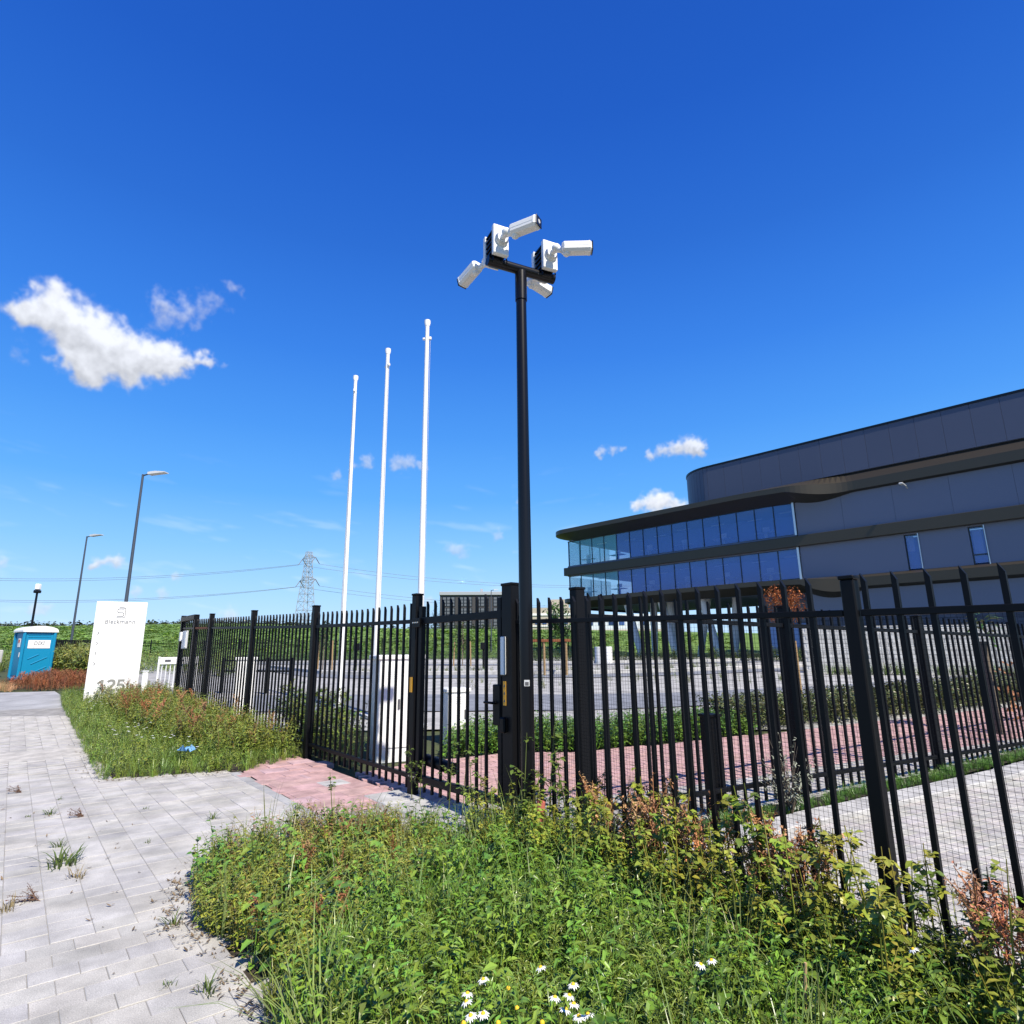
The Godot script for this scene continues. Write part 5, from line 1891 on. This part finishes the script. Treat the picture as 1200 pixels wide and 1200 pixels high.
func dock_proto(h: float) -> ArrayMesh:
	var mb := MB.new()
	var br := [[Vector3.ZERO, Vector3(rng.randfn() * 0.04, h, rng.randfn() * 0.04)]]
	for k in 7:
		var t := rng.randf_range(0.4, 0.85)
		var a := rng.randf() * TAU
		var p: Vector3 = (br[0][1] as Vector3) * t
		br.append([p, p + Vector3(cos(a) * 0.09, rng.randf_range(0.1, 0.2), sin(a) * 0.09)])
	for b: Array in br:
		mb.tube([b[0], ((b[0] as Vector3) + b[1]) * 0.5, b[1]], [0.004, 0.003, 0.0015], 4, Color(0.9, 0.8, 0.7), false)
		var p0: Vector3 = b[0]
		var p1: Vector3 = b[1]
		for k in int(p0.distance_to(p1) * 150.0):
			var t := rng.randf_range(0.42 if p0 == Vector3.ZERO else 0.1, 1.0)
			var d := Vector3(rng.randfn(), rng.randfn() + 0.4, rng.randfn()).normalized()
			var g := rng.randf_range(0.6, 1.4)
			mb.leaf(p0.lerp(p1, t) + d * 0.008, d, d.cross(Vector3(0.3, 0.8, 0.5)).normalized(), rng.randf_range(0.012, 0.028), rng.randf_range(0.008, 0.014), 0.2, Color(g, g * rng.randf_range(0.8, 1.2), g))
	return mb.done()

func feather_proto(h: float) -> ArrayMesh:
	var mb := MB.new()
	for s in 5:
		var a := rng.randf() * TAU
		var top := Vector3(cos(a) * 0.12, h * rng.randf_range(0.7, 1.0), sin(a) * 0.12)
		mb.tube([Vector3.ZERO, top * Vector3(0.3, 0.5, 0.3), top], [0.003, 0.0025, 0.0015], 4, Color(1.1, 1.0, 0.8), false)
		for k in 26:
			var t := rng.randf_range(0.1, 1.0)
			var p := Vector3.ZERO.lerp(top, t)
			var d := Vector3(rng.randfn(), 0.5 + rng.randf(), rng.randfn()).normalized()
			var g := rng.randf_range(0.7, 1.3)
			mb.leaf(p, d, d.cross(Vector3(0.3, 0.7, 0.6)).normalized(), rng.randf_range(0.03, 0.075), 0.006, 0.3, Color(g, g, g))
	return mb.done()

func twig_proto(h: float) -> ArrayMesh:
	# upright seedling with oval leaves on thin twigs
	var mb := MB.new()
	var lean := Vector3(rng.randfn() * 0.06, 0, rng.randfn() * 0.06)
	mb.tube([Vector3.ZERO, Vector3(0, h * 0.5, 0) + lean * 0.4, Vector3(0, h, 0) + lean], [0.006, 0.0045, 0.002], 5, Color(1.6, 0.8, 1.2), false)
	for k in 9:
		var t := rng.randf_range(0.25, 0.95)
		var a := rng.randf() * TAU
		var p0 := Vector3(0, h * t, 0) + lean * t * t
		var p1 := p0 + Vector3(cos(a), rng.randf_range(0.4, 1.2), sin(a)) * h * 0.2 * (1.15 - t)
		mb.tube([p0, p1], [0.0028, 0.0012], 4, Color(1.6, 0.8, 1.2), false)
		for j in 7:
			var q := p0.lerp(p1, (j + 1) / 7.0)
			var b := a + (1.1 if j % 2 else -1.1) + rng.randf_range(-0.5, 0.5)
			var d := Vector3(cos(b), rng.randf_range(-0.3, 0.6), sin(b)).normalized()
			var g := rng.randf_range(0.7, 1.3)
			var c := Color(g * rng.randf_range(0.85, 1.3), g, g * 0.9)
			if rng.randf() < 0.07:
				c = Color(3.2 * g, 0.9 * g, 1.2 * g)
			mb.leaf(q, d, Vector3(-sin(b), rng.randf_range(-0.5, 0.5), cos(b)).normalized(), rng.randf_range(0.032, 0.055), rng.randf_range(0.022, 0.036), 0.3, c, 0.12)
	return mb.done()

func sow(called: String, label: String, protos: Array, mat: Material, spots: Array, base: Color, vary: float, s0: float, s1: float, flat := 1.0) -> void:
	# spots: Vector2, or [Vector2, scale]
	for pi in protos.size():
		var tfs := []
		var cols := []
		for i in range(pi, spots.size(), protos.size()):
			var p: Vector2 = spots[i][0] if spots[i] is Array else spots[i]
			var s := rng.randf_range(s0, s1) * (float(spots[i][1]) if spots[i] is Array else 1.0)
			var b := Basis(Vector3(rng.randfn(), 0.0, rng.randfn()).normalized(), rng.randf_range(0.0, 0.22)) * Basis(Vector3.UP, rng.randf() * TAU)
			tfs.append(Transform3D(b.scaled(Vector3(s, s * flat, s)), on(p.x, p.y, -0.01)))
			var g := rng.randf_range(1.0 - vary, 1.0 + vary)
			g *= 1.5
			cols.append(Color(base.r * g * rng.randf_range(0.82, 1.25), base.g * g, base.b * g * rng.randf_range(0.8, 1.2)))
		if tfs.is_empty():
			continue
		var o := many(called, protos[pi], mat, tfs, cols)
		tag(o, label, "", "", "stuff")

func clear_sign(spots: Array) -> Array:
	# keep the foot of the sign board in sight
	return spots.filter(func(p): return not (absf(p.x + 10.2) + absf(p.y + 15.9) < 0.75) or rng.randf() < 0.2)

func low_at_gate(spots: Array) -> Array:
	return spots.map(func(p): return [p, lerpf(0.66, 1.0, clampf((p.x - 0.0) / 0.9, 0.0, 1.0))])

func weeds() -> void:
	var stems := []
	var reds := []
	for k in 5:
		stems.append(stem_proto(rng.randf_range(0.34, 0.46), rng.randi_range(15, 20), 0.078, 0.021, 0.25))
	for k in 3:
		reds.append(stem_proto(rng.randf_range(0.36, 0.46), rng.randi_range(16, 22), 0.062, 0.017, 0.3, 0.5))
	var broad := []
	for k in 3:
		broad.append(stem_proto(rng.randf_range(0.28, 0.38), rng.randi_range(9, 12), 0.085, 0.042, 0.2))
	var grasses := []
	for k in 4:
		grasses.append(grass_proto(24, 0.38, 0.05, 0.0065))
	var docks := []
	for k in 4:
		docks.append(dock_proto(rng.randf_range(0.5, 0.62)))
	var feathers := []
	for k in 3:
		feathers.append(feather_proto(0.34))
	var twigs := []
	for k in 5:
		twigs.append(twig_proto(rng.randf_range(0.55, 0.75)))

	# ---- bed in front of the camera mast and the near fence
	var front := PackedVector2Array([Vector2(-0.45, -1.9), Vector2(-1.0, -2.85), Vector2(-1.35, -3.4), Vector2(-1.85, -3.85), Vector2(-2.12, -4.35), Vector2(-2.15, -4.85), Vector2(-1.85, -5.3), Vector2(-1.1, -5.6), Vector2(-0.6, -5.45), Vector2(-0.25, -5.2), Vector2(0.0, -5.62), Vector2(0.5, -5.0), Vector2(1.0, -4.4), Vector2(1.5, -3.75), Vector2(2.0, -3.15), Vector2(2.6, -2.35), Vector2(3.1, -1.8)])
	var left_hump := PackedVector2Array([Vector2(-0.9, -2.95), Vector2(-1.35, -3.4), Vector2(-1.85, -3.85), Vector2(-2.12, -4.35), Vector2(-2.17, -4.85), Vector2(-1.85, -5.35), Vector2(-1.1, -5.6), Vector2(-0.5, -5.2), Vector2(-0.5, -4.2), Vector2(-0.7, -3.5)])
	var middle := PackedVector2Array([Vector2(-0.45, -1.9), Vector2(-1.0, -2.85), Vector2(-0.95, -3.3), Vector2(-0.6, -3.9), Vector2(-0.2, -4.6), Vector2(0.3, -4.6), Vector2(0.95, -3.9), Vector2(1.6, -3.0), Vector2(1.8, -1.9)])
	var fence_foot := PackedVector2Array([Vector2(-0.45, -5.05), Vector2(-0.1, -5.55), Vector2(0.35, -5.3), Vector2(0.95, -4.55), Vector2(1.6, -3.75), Vector2(2.6, -2.45), Vector2(2.2, -2.0), Vector2(1.4, -2.9), Vector2(0.6, -3.9), Vector2(0.0, -4.5)])
	sow("weeds", "olive green leafy weeds of the bank between paving and camera mast", stems, M.leaf, patches_in(left_hump, 1600), Color(0.15, 0.175, 0.03), 0.4, 0.3, 0.72)
	sow("reddish_weeds", "weeds with reddish stems and leaf tips at the paving's edge", reds, M.leaf, scatter_in(left_hump, 260), Color(0.155, 0.155, 0.04), 0.35, 0.32, 0.62)
	sow("reddish_weeds", "thin taller reddish weeds at the back of the bank", reds, M.leaf, scatter_in(PackedVector2Array([Vector2(-2.05, -4.5), Vector2(-2.1, -5.0), Vector2(-1.7, -5.45), Vector2(-1.0, -5.5), Vector2(-0.9, -5.1), Vector2(-1.6, -4.8)]), 120), Color(0.17, 0.13, 0.05), 0.3, 0.5, 0.8)
	sow("weeds", "mixed green weeds before the camera mast", stems, M.leaf, patches_in(middle, 1150), Color(0.095, 0.17, 0.022), 0.45, 0.5, 1.05)
	sow("broadleaf_weeds", "broad leaved green weeds among the grass", broad, M.leaf, patches_in(front, 850), Color(0.085, 0.165, 0.022), 0.45, 0.45, 1.05)
	sow("grass", "long bright green grass in the weed bed", grasses, M.grass, patches_in(middle, 620), Color(0.10, 0.19, 0.024), 0.35, 0.5, 0.95)
	sow("grass", "sparse grass between the weeds", grasses, M.grass, patches_in(front, 420), Color(0.11, 0.15, 0.03), 0.3, 0.4, 0.8)
	sow("feathery_weeds", "fine feathery green weeds among the daisies", feathers, M.leaf, scatter_in(PackedVector2Array([Vector2(-0.6, -2.0), Vector2(-0.7, -3.2), Vector2(0.1, -3.9), Vector2(1.2, -3.0), Vector2(1.4, -2.0)]), 620), Color(0.115, 0.17, 0.028), 0.25, 0.6, 1.0)
	sow("seedlings", "leafy seedlings growing up along the near fence", twigs, M.leaf, low_at_gate(scatter_in(fence_foot, 200)), Color(0.15, 0.19, 0.026), 0.35, 0.6, 1.1)
	sow("weeds", "tangled weeds at the foot of the near fence", stems + reds, M.leaf, low_at_gate(scatter_in(fence_foot, 700)), Color(0.125, 0.17, 0.026), 0.45, 0.55, 1.2)
	sow("grass", "grass at the foot of the near fence", grasses, M.grass, scatter_in(fence_foot, 320), Color(0.08, 0.13, 0.026), 0.3, 0.6, 1.05)
	var dock_spots := []
	for p: Vector2 in scatter_in(PackedVector2Array([Vector2(0.5, -4.85), Vector2(0.95, -4.6), Vector2(1.75, -3.6), Vector2(1.5, -3.4), Vector2(0.9, -4.0)]), 40) + scatter_in(PackedVector2Array([Vector2(2.0, -3.1), Vector2(2.55, -2.4), Vector2(2.35, -2.25), Vector2(1.9, -2.85)]), 17):
		dock_spots.append(p)
	sow("dry_docks", "rusty brown seed stalks of dock along the near fence", docks, M.dry, dock_spots, Color(0.28, 0.15, 0.075), 0.45, 0.8, 1.25)
	sow("dry_docks", "reddish seed stalks in the bank before the paving", docks, M.dry, scatter_in(left_hump, 16), Color(0.25, 0.12, 0.06), 0.3, 0.35, 0.62)
	# large leaved plants and drooping tall grass here and there
	var rosettes := []
	for k in 3:
		var mb := MB.new()
		for j in 9:
			var a := TAU * j / 9.0 + rng.randf_range(-0.3, 0.3)
			var d := Vector3(cos(a), rng.randf_range(0.5, 1.5), sin(a)).normalized()
			var g := rng.randf_range(0.75, 1.2)
			mb.leaf(Vector3.ZERO, d, Vector3(-sin(a), rng.randf_range(-0.2, 0.2), cos(a)).normalized(), rng.randf_range(0.17, 0.3), rng.randf_range(0.045, 0.075), rng.randf_range(0.4, 0.8), Color(g * rng.randf_range(0.9, 1.3), g, g * 0.9))
		rosettes.append(mb.done())
	sow("broadleaf_weeds", "large leaved dock plants in the weed bed", rosettes, M.leaf, scatter_in(middle, 16) + scatter_in(fence_foot, 12), Color(0.065, 0.12, 0.02), 0.3, 0.5, 0.95)
	var plumes := []
	for k in 3:
		plumes.append(grass_proto(14, 0.62, 0.05, 0.006))
	sow("grass", "tall drooping grass standing over the weeds", plumes, M.grass, patches_in(front, 80, 0.8), Color(0.12, 0.16, 0.045), 0.3, 0.7, 1.1)
	# withered bits that have fallen along the edge of the beds
	var bit := MB.new()
	bit.leaf(Vector3.ZERO, Vector3(1, 0.15, 0).normalized(), Vector3(0, 0, 1), 0.034, 0.013, -0.3)
	bit.leaf(Vector3(0.01, 0.003, 0.01), Vector3(-0.6, 0.2, 0.7).normalized(), Vector3(0.7, 0, 0.6), 0.022, 0.009, 0.2)
	var edge_spots := []
	for ln: Array in [[Vector2(-0.95, -2.75), Vector2(-1.35, -3.38), Vector2(-1.88, -3.82), Vector2(-2.16, -4.35), Vector2(-2.2, -4.9), Vector2(-1.85, -5.42)], [Vector2(-3.5, -8.24), Vector2(-5.0, -7.74), Vector2(-7.4, -10.9)]]:
		for i in ln.size() - 1:
			for k in 90:
				edge_spots.append((ln[i] as Vector2).lerp(ln[i + 1], rng.randf()) + Vector2(rng.randfn(-0.02, 0.07), rng.randfn(0.02, 0.06)))
	for k in 110:
		edge_spots.append(Vector2(-0.6, -2.0) + Vector2(-0.63, -0.777) * rng.randf_range(0.5, 7.0) + Vector2(-0.777, 0.63) * rng.randf_range(-0.3, 2.2))
	var lt := []
	var lc := []
	for p: Vector2 in edge_spots:
		var sc := rng.randf_range(0.4, 1.1)
		lt.append(Transform3D(Basis(Vector3.UP, rng.randf() * TAU).scaled(Vector3.ONE * sc), on(p.x, p.y, 0.011)))
		var g := rng.randf_range(0.5, 1.3)
		lc.append(Color(0.17 * g, 0.125 * g, 0.075 * g))
	tag(many("leaf_litter", bit.done(), M.dry, lt, lc), "withered bits of leaf and stalk strewn over the paving's edge", "", "", "stuff")
	# single taller seedlings in front of the posts
	var tall := [[0.25, -5.02, 1.3], [0.06, -5.08, 1.15], [0.42, -4.95, 1.2], [0.66, -4.86, 0.95], [-0.35, -5.5, 1.05], [-0.62, -6.1, 0.95], [-0.3, -5.75, 0.85], [1.38, -3.72, 1.3], [1.62, -3.55, 0.9], [1.95, -3.05, 0.95], [2.1, -3.0, 0.85], [2.28, -2.65, 0.8], [-1.05, -6.65, 0.85], [-0.95, -6.5, 0.6], [-1.42, -5.15, 0.85], [0.95, -4.3, 0.9]]
	var tall_words := ["leafy seedling touching the mast's foot, taller one in front", "leafy seedling just left of the mast's foot", "leafy seedling between mast and first wide post to its right", "leafy seedling in front of the wide post right of the mast", "leafy seedling at the lock post, left of the mast", "thin seedling before the middle of the swing gate", "short seedling before the lock side of the swing gate", "tallest leafy seedling left of the thick fence post at the right", "seedling close to the foot of the thick fence post, its left side", "seedling just right of the thick fence post at the right", "smaller seedling half hidden right of the thick fence post", "seedling nearest the right edge of the picture at the fence", "slim seedling in front of the hinge post of the gate", "tiny seedling on the threshold beside the hinge post", "lone seedling rising from the bank before the pink paving", "seedling in front of the pickets between wide post and short post"]
	for k in tall.size():
		var o := obj("seedling", twigs[k % 5], M.leaf_green, self, on(tall[k][0], tall[k][1], -0.01), yaw(77.0 * k).scaled(Vector3.ONE * float(tall[k][2])))
		tag(o, tall_words[k], "plant", "tall seedlings before the fence")

	var stick := MB.new()
	stick.tube([Vector3.ZERO, Vector3(0.012, 0.2, 0.0), Vector3(0.03, 0.36, 0.01)], [0.009, 0.008, 0.006], 7)
	tag(obj("dry_stick", stick.done(), M.straw, self, on(1.12, -2.75, 0.0)), "broken straw coloured stick standing in the weeds before the near fence", "stick")
	var stub := MB.new()
	stub.tube([Vector3.ZERO, Vector3(0.03, 0.26, 0.02)], [0.035, 0.033], 12)
	tag(obj("pipe_stub", stub.done(), M.salmon, self, on(0.17, -4.98, 0.12)), "short salmon red pipe stub in the weeds at the mast's foot", "pipe")

	# ---- daisies near the bottom of the picture
	var pet := MB.new()
	for k in 15:
		var a := TAU * k / 15.0
		var d := Vector3(cos(a), 0.1, sin(a)).normalized()
		pet.leaf(d * 0.005, d, Vector3(-sin(a), 0, cos(a)), 0.0165, 0.0062, 0.35 + 0.2 * (k % 3), Color.WHITE, 0.1)
	var petm := pet.done()
	var dc := MB.new()
	dc.ball(Vector3(0, -0.002, 0), Vector3(0.0075, 0.0085, 0.0075), 12, 6, Color.WHITE, 0.0)
	var dcm := dc.done()
	var stm := MB.new()
	stm.tube([Vector3(0.02, -0.33, 0.01), Vector3(0.012, -0.16, 0.0), Vector3.ZERO], [0.002, 0.0018, 0.0014], 5)
	var stmm := stm.done()
	var dz := [[0.09, -2.57], [-0.12, -2.49], [-0.17, -2.40], [-0.17, -2.35], [-0.03, -2.43], [0.20, -2.45], [0.18, -2.38], [0.19, -2.33], [0.16, -2.30], [0.20, -2.26], [0.23, -2.27], [0.13, -2.37], [-0.15, -2.27], [-0.11, -2.28], [0.0, -2.31], [-0.17, -2.23], [-0.06, -2.23], [0.08, -2.23], [0.74, -2.61], [0.69, -2.58], [1.55, -2.68]]
	for k in dz.size():
		var bare: bool = k in [4, 14, 15, 16, 17]
		var t := thing("daisy", Vector3(dz[k][0] * 0.952, 0.385, dz[k][1] * 0.952), Basis(Vector3(rng.randfn(), 0, 0.8 + rng.randf()).normalized(), rng.randf_range(-0.4, 0.5)) * yaw(50.0 * k), ("yellow daisy head that has lost its petals, in the foreground grass" if bare else ("white daisy with yellow centre in the grass at the bottom middle" if k < 18 else "small white daisy in the grass right of the daisy cluster")), "daisy", "daisies in the foreground")
		obj("stem", stmm, M.stem_green, t)
		if not bare:
			obj("petals", petm, M.petal, t)
		obj("disc", dcm, M.disc, t)

	# ---- bed at the left, before the far fence
	var lb := PackedVector2Array([Vector2(-3.42, -8.28), Vector2(-5.03, -7.82), Vector2(-10.68, -14.9), Vector2(-13.0, -18.0), Vector2(-10.4, -17.3), Vector2(-9.2, -16.6), Vector2(-8.3, -15.3), Vector2(-3.0, -9.05)])
	var lb_back := PackedVector2Array([Vector2(-3.05, -9.0), Vector2(-4.1, -8.85), Vector2(-7.3, -11.8), Vector2(-9.9, -15.0), Vector2(-11.9, -17.4), Vector2(-9.4, -16.8), Vector2(-8.3, -15.3), Vector2(-5.6, -12.2)])
	var lb_front := PackedVector2Array([Vector2(-3.5, -8.4), Vector2(-5.0, -7.95), Vector2(-10.6, -15.0), Vector2(-12.6, -17.6), Vector2(-9.8, -15.4), Vector2(-6.8, -12.0), Vector2(-4.0, -8.9)])
	sow("grass", "low green grass of the weed bed at the left", grasses, M.grass, clear_sign(scatter_in(lb, 2600)), Color(0.105, 0.165, 0.027), 0.35, 0.35, 0.72)
	sow("weeds", "low leafy weeds in the bed at the left", stems, M.leaf, clear_sign(scatter_in(lb, 2100)), Color(0.125, 0.17, 0.028), 0.35, 0.4, 0.85)
	sow("weeds", "tall olive weeds along the far fence", stems, M.leaf, clear_sign(scatter_in(lb_back, 1900)), Color(0.125, 0.155, 0.028), 0.35, 0.75, 1.3)
	sow("reddish_weeds", "tall weeds with reddish tips along the far fence", reds, M.leaf, clear_sign(scatter_in(lb_back, 300)), Color(0.14, 0.135, 0.032), 0.3, 0.8, 1.35)
	sow("dry_docks", "rusty brown dock stalks along the far fence", docks, M.dry, clear_sign(patches_in(lb_back, 50)), Color(0.25, 0.12, 0.055), 0.3, 0.7, 1.05)
	var fl := MB.new()
	for k in 8:
		var a := TAU * k / 8.0
		fl.tri(Vector3.ZERO, Vector3(cos(a), 0.25, sin(a)) * 0.021, Vector3(cos(a + 0.7), 0.25, sin(a + 0.7)) * 0.021)
	var flm := fl.done()
	for p: Vector2 in scatter_in(PackedVector2Array([Vector2(-4.2, -8.6), Vector2(-5.0, -8.3), Vector2(-7.0, -10.8), Vector2(-6.2, -11.2)]), 34) + scatter_in(PackedVector2Array([Vector2(-8.6, -12.6), Vector2(-11.4, -16.3), Vector2(-10.8, -16.5), Vector2(-8.0, -12.9)]), 30):
		tag(obj("small_daisy", flm, M.petal, self, on(p.x, p.y, rng.randf_range(0.2, 0.3))), "tiny white daisy in the grass of the bed at the left", "daisy", "small daisies in the left bed")

	# ---- behind the white sign: dried docks and bushes round the toilet
	var dry_patch := PackedVector2Array([Vector2(-19.4, -20.4), Vector2(-16.2, -20.0), Vector2(-13.9, -20.6), Vector2(-15.2, -23.6), Vector2(-18.6, -25.6), Vector2(-20.8, -23.6)])
	sow("dry_docks", "reddish brown dried weeds beside the blue toilet", docks + reds, M.dry, scatter_in(PackedVector2Array([Vector2(-17.0, -20.9), Vector2(-15.2, -19.9), Vector2(-13.9, -20.6), Vector2(-15.2, -23.6), Vector2(-17.9, -24.8)]), 900), Color(0.20, 0.085, 0.04), 0.5, 0.45, 0.95)
	sow("dry_docks", "low withered weeds in front of the blue toilet", docks + reds, M.dry, scatter_in(dry_patch, 900), Color(0.17, 0.085, 0.042), 0.5, 0.18, 0.4)
	sow("dry_grass", "straw coloured grass at the edge of the grey path", grasses, M.dry, scatter_in(PackedVector2Array([Vector2(-21.0, -19.0), Vector2(-15.8, -19.6), Vector2(-16.4, -20.6), Vector2(-20.4, -23.4), Vector2(-24.0, -22.0)]), 700), Color(0.34, 0.22, 0.11), 0.3, 0.6, 1.0)
	sow("bushes", "yellow green bushes between the blue toilet and the white sign", stems + broad, M.leaf, scatter_in(PackedVector2Array([Vector2(-20.6, -27.6), Vector2(-16.4, -23.6), Vector2(-14.9, -23.8), Vector2(-17.2, -28.0), Vector2(-21.5, -31.0)]), 1300), Color(0.15, 0.17, 0.04), 0.35, 2.2, 3.7)
	sow("bushes", "rough olive scrub in front of the dike", stems + broad, M.leaf, scatter_in(PackedVector2Array([Vector2(-23.0, -31.0), Vector2(-16.0, -29.5), Vector2(-11.5, -25.5), Vector2(-15.0, -36.0), Vector2(-26.0, -44.0), Vector2(-40.0, -52.0), Vector2(-46.0, -50.0)]), 1300), Color(0.13, 0.18, 0.04), 0.35, 1.4, 2.8)
	sow("bushes", "green scrub left of the blue toilet", stems + grasses, M.leaf, scatter_in(PackedVector2Array([Vector2(-22.6, -25.0), Vector2(-24.5, -23.5), Vector2(-32.0, -32.0), Vector2(-30.0, -37.0)]), 700), Color(0.09, 0.13, 0.035), 0.35, 1.2, 2.2)

	# ---- hedges and planting inside
	var hedge_left := PackedVector2Array([Vector2(-1.05, -8.95), Vector2(0.61, -9.7), Vector2(4.3, -11.25), Vector2(3.7, -12.5), Vector2(0.0, -11.0), Vector2(-0.9, -10.7)])
	sow("ground_cover", "lush broad leaved ground cover between pink path and lane", broad, M.leaf, scatter_in(hedge_left, 2100), Color(0.075, 0.145, 0.022), 0.4, 0.6, 1.15)
	sow("weeds", "overgrown dark greenery round the white cabinet", stems + twigs, M.leaf, scatter_in(PackedVector2Array([Vector2(-2.0, -8.2), Vector2(-2.25, -9.3), Vector2(-3.0, -10.8), Vector2(-4.6, -12.0), Vector2(-3.2, -9.7)]), 190), Color(0.10, 0.15, 0.028), 0.3, 0.7, 1.3)
	var hedge_right := PackedVector2Array([Vector2(4.2, -11.3), Vector2(11.4, -14.5), Vector2(18.0, -17.5), Vector2(17.3, -18.9), Vector2(10.8, -15.9), Vector2(3.7, -12.7)])
	var hb := MB.new()
	for k in 70:
		var p := Vector3(rng.randf_range(-0.17, 0.17), rng.randf_range(0.02, 0.46), rng.randf_range(-0.17, 0.17))
		var d := Vector3(rng.randfn(), rng.randfn() * 0.7 + 0.3, rng.randfn()).normalized()
		var g := rng.randf_range(0.6, 1.3)
		hb.leaf(p, d, d.cross(Vector3(0.3, 0.8, 0.5)).normalized(), 0.055, 0.034, 0.2, Color(g * rng.randf_range(0.9, 1.5), g, g))
	sow("clipped_hedge", "low clipped brownish green hedge along the pink path", [hb.done()], M.leaf, scatter_in(hedge_right, 900), Color(0.068, 0.088, 0.026), 0.3, 0.95, 1.12)
	sow("grass", "bright green grass strip under the second fence", grasses, M.grass, scatter_in(PackedVector2Array([Vector2(0.9, -5.35), Vector2(7.5, -9.2), Vector2(7.6, -9.5), Vector2(0.8, -5.55)]), 700), Color(0.075, 0.165, 0.024), 0.3, 0.18, 0.42)
	var kerb_weeds := []
	for p: Vector2 in scatter_in(PackedVector2Array([Vector2(-8.0, -29.2), Vector2(-1.5, -27.7), Vector2(3.2, -27.1), Vector2(12.0, -30.4), Vector2(12.0, -31.4), Vector2(3.2, -28.4), Vector2(-1.5, -29.0), Vector2(-8.0, -30.4)]), 260) + scatter_in(PackedVector2Array([Vector2(-2.0, -18.3), Vector2(9.0, -20.4), Vector2(9.6, -23.5), Vector2(-2.0, -22.0)]), 90):
		kerb_weeds.append(p)
	sow("kerb_weeds", "weeds growing along the kerbs of the car park", stems + grasses, M.leaf, kerb_weeds, Color(0.095, 0.125, 0.035), 0.35, 0.5, 1.1)
	sow("shrub_row", "dark shrubs along the foot of the building and car park", broad + stems, M.leaf, scatter_in(PackedVector2Array([Vector2(1.6, -40.5), Vector2(6.0, -42.0), Vector2(20.0, -37.5), Vector2(24.0, -34.5), Vector2(24.5, -36.0), Vector2(20.0, -39.6), Vector2(6.0, -44.6), Vector2(1.0, -42.6)]), 900), Color(0.05, 0.075, 0.022), 0.35, 1.5, 2.6)
	sow("shrub_row", "green planting between car park and dike fence", broad + stems, M.leaf, scatter_in(PackedVector2Array([Vector2(-26.0, -53.0), Vector2(-12.0, -52.0), Vector2(2.0, -47.0), Vector2(4.0, -52.0), Vector2(-10.0, -58.0), Vector2(-24.0, -56.0)]), 900), Color(0.06, 0.10, 0.026), 0.35, 1.4, 2.4)
	sow("kerb_weeds", "green weeds at the foot of the pale block wall", broad + grasses, M.leaf, scatter_in(PackedVector2Array([Vector2(12.0, -24.9), Vector2(18.0, -22.9), Vector2(18.2, -22.3), Vector2(12.0, -24.0)]), 160), Color(0.075, 0.12, 0.026), 0.3, 0.8, 1.5)

	# ---- single tufts in the paving joints
	var tufts := [[-5.42, -7.16, 3], [-4.42, -6.21, 0], [-4.56, -6.13, 2], [-3.27, -4.80, 1], [-2.97, -4.53, 4], [-2.91, -4.15, 3], [-4.00, -6.11, 3], [-3.60, -5.21, 0], [-3.61, -6.39, 2], [-2.95, -5.31, 2], [-2.76, -5.99, 0], [-2.09, -6.30, 0], [-3.03, -4.02, 4], [-1.92, -3.80, 0], [-1.58, -3.16, 2], [-1.38, -3.09, 0], [-4.78, -6.82, 2]]
	var words := ["dry reddish weed in the paving, farthest one at the left edge", "dark green tuft in a paving joint, upper of the row at the left", "tiny tuft in the same joint just before the upper green one", "largest bright green grass tuft in the grey paving", "dry straw tuft just in front of the largest green tuft", "dry reddish weed in the paving, nearest one at the left edge", "dry reddish weed lying in the middle of the grey paving", "flat green tuft between the largest tuft and the small row", "tiny tuft on the paving near the left weed bed's corner", "tiny tuft in the paving halfway to the bank of weeds", "green tuft alone in the paving before the pink slabs", "green tuft at the grey border of the pink slabs", "straw tuft at the left edge of the picture, low down", "green tuft beside the trailing stem at the bank's edge", "tiny green tuft in the near pavers, farther of two", "green tuft in the near pavers beside the bank, nearer of two", "tiny dark tuft left of the row of tufts, far back"]
	var tm := [grass_proto(26, 0.10, 0.035, 0.006), grass_proto(60, 0.15, 0.075, 0.009), grass_proto(14, 0.06, 0.03, 0.005), dock_proto(0.15), grass_proto(30, 0.12, 0.05, 0.005)]
	for k in tufts.size():
		var kind: int = tufts[k][2]
		var o := obj("paving_tuft", tm[kind], [M.tuft_green, M.tuft_green, M.tuft_green, M.tuft_red, M.tuft_dry][kind], self, on(tufts[k][0], tufts[k][1], -0.008), (Basis(Vector3(0, 0, 1), 1.1 if kind == 3 else 0.0) * yaw(61.0 * k)).scaled(Vector3.ONE * [1.0, 1.25, 1.0, 0.8, 1.0][kind] * Vector3(1, [1.0, 0.75, 1.0, 0.6, 0.8][kind], 1)))
		tag(o, words[k], "weed", "tufts in the paving joints, %s" % ["green", "bright", "tiny", "red", "straw"][kind])
	for k in 26:
		var p := Vector2(-0.35, -1.7) + Vector2(-0.63, -0.777) * rng.randf_range(1.6, 7.5) + Vector2(-0.777, 0.63) * rng.randf_range(0.2, 1.6)
		var lf := MB.new()
		var d := Vector3(rng.randfn(), 0.1, rng.randfn()).normalized()
		lf.leaf(Vector3.ZERO, d, d.cross(Vector3.UP).normalized(), rng.randf_range(0.02, 0.05), rng.randf_range(0.01, 0.022), -0.3, Color(0.22, 0.15, 0.08))
		if p.x > -2.2 and p.y > -5.4 and Geometry2D.is_point_in_polygon(p, front):
			continue
		tag(obj("fallen_leaf", lf.done(), M.dry, self, on(p.x, p.y, 0.01)), "small withered leaf lying on the grey paving", "leaf", "withered leaves on the paving")
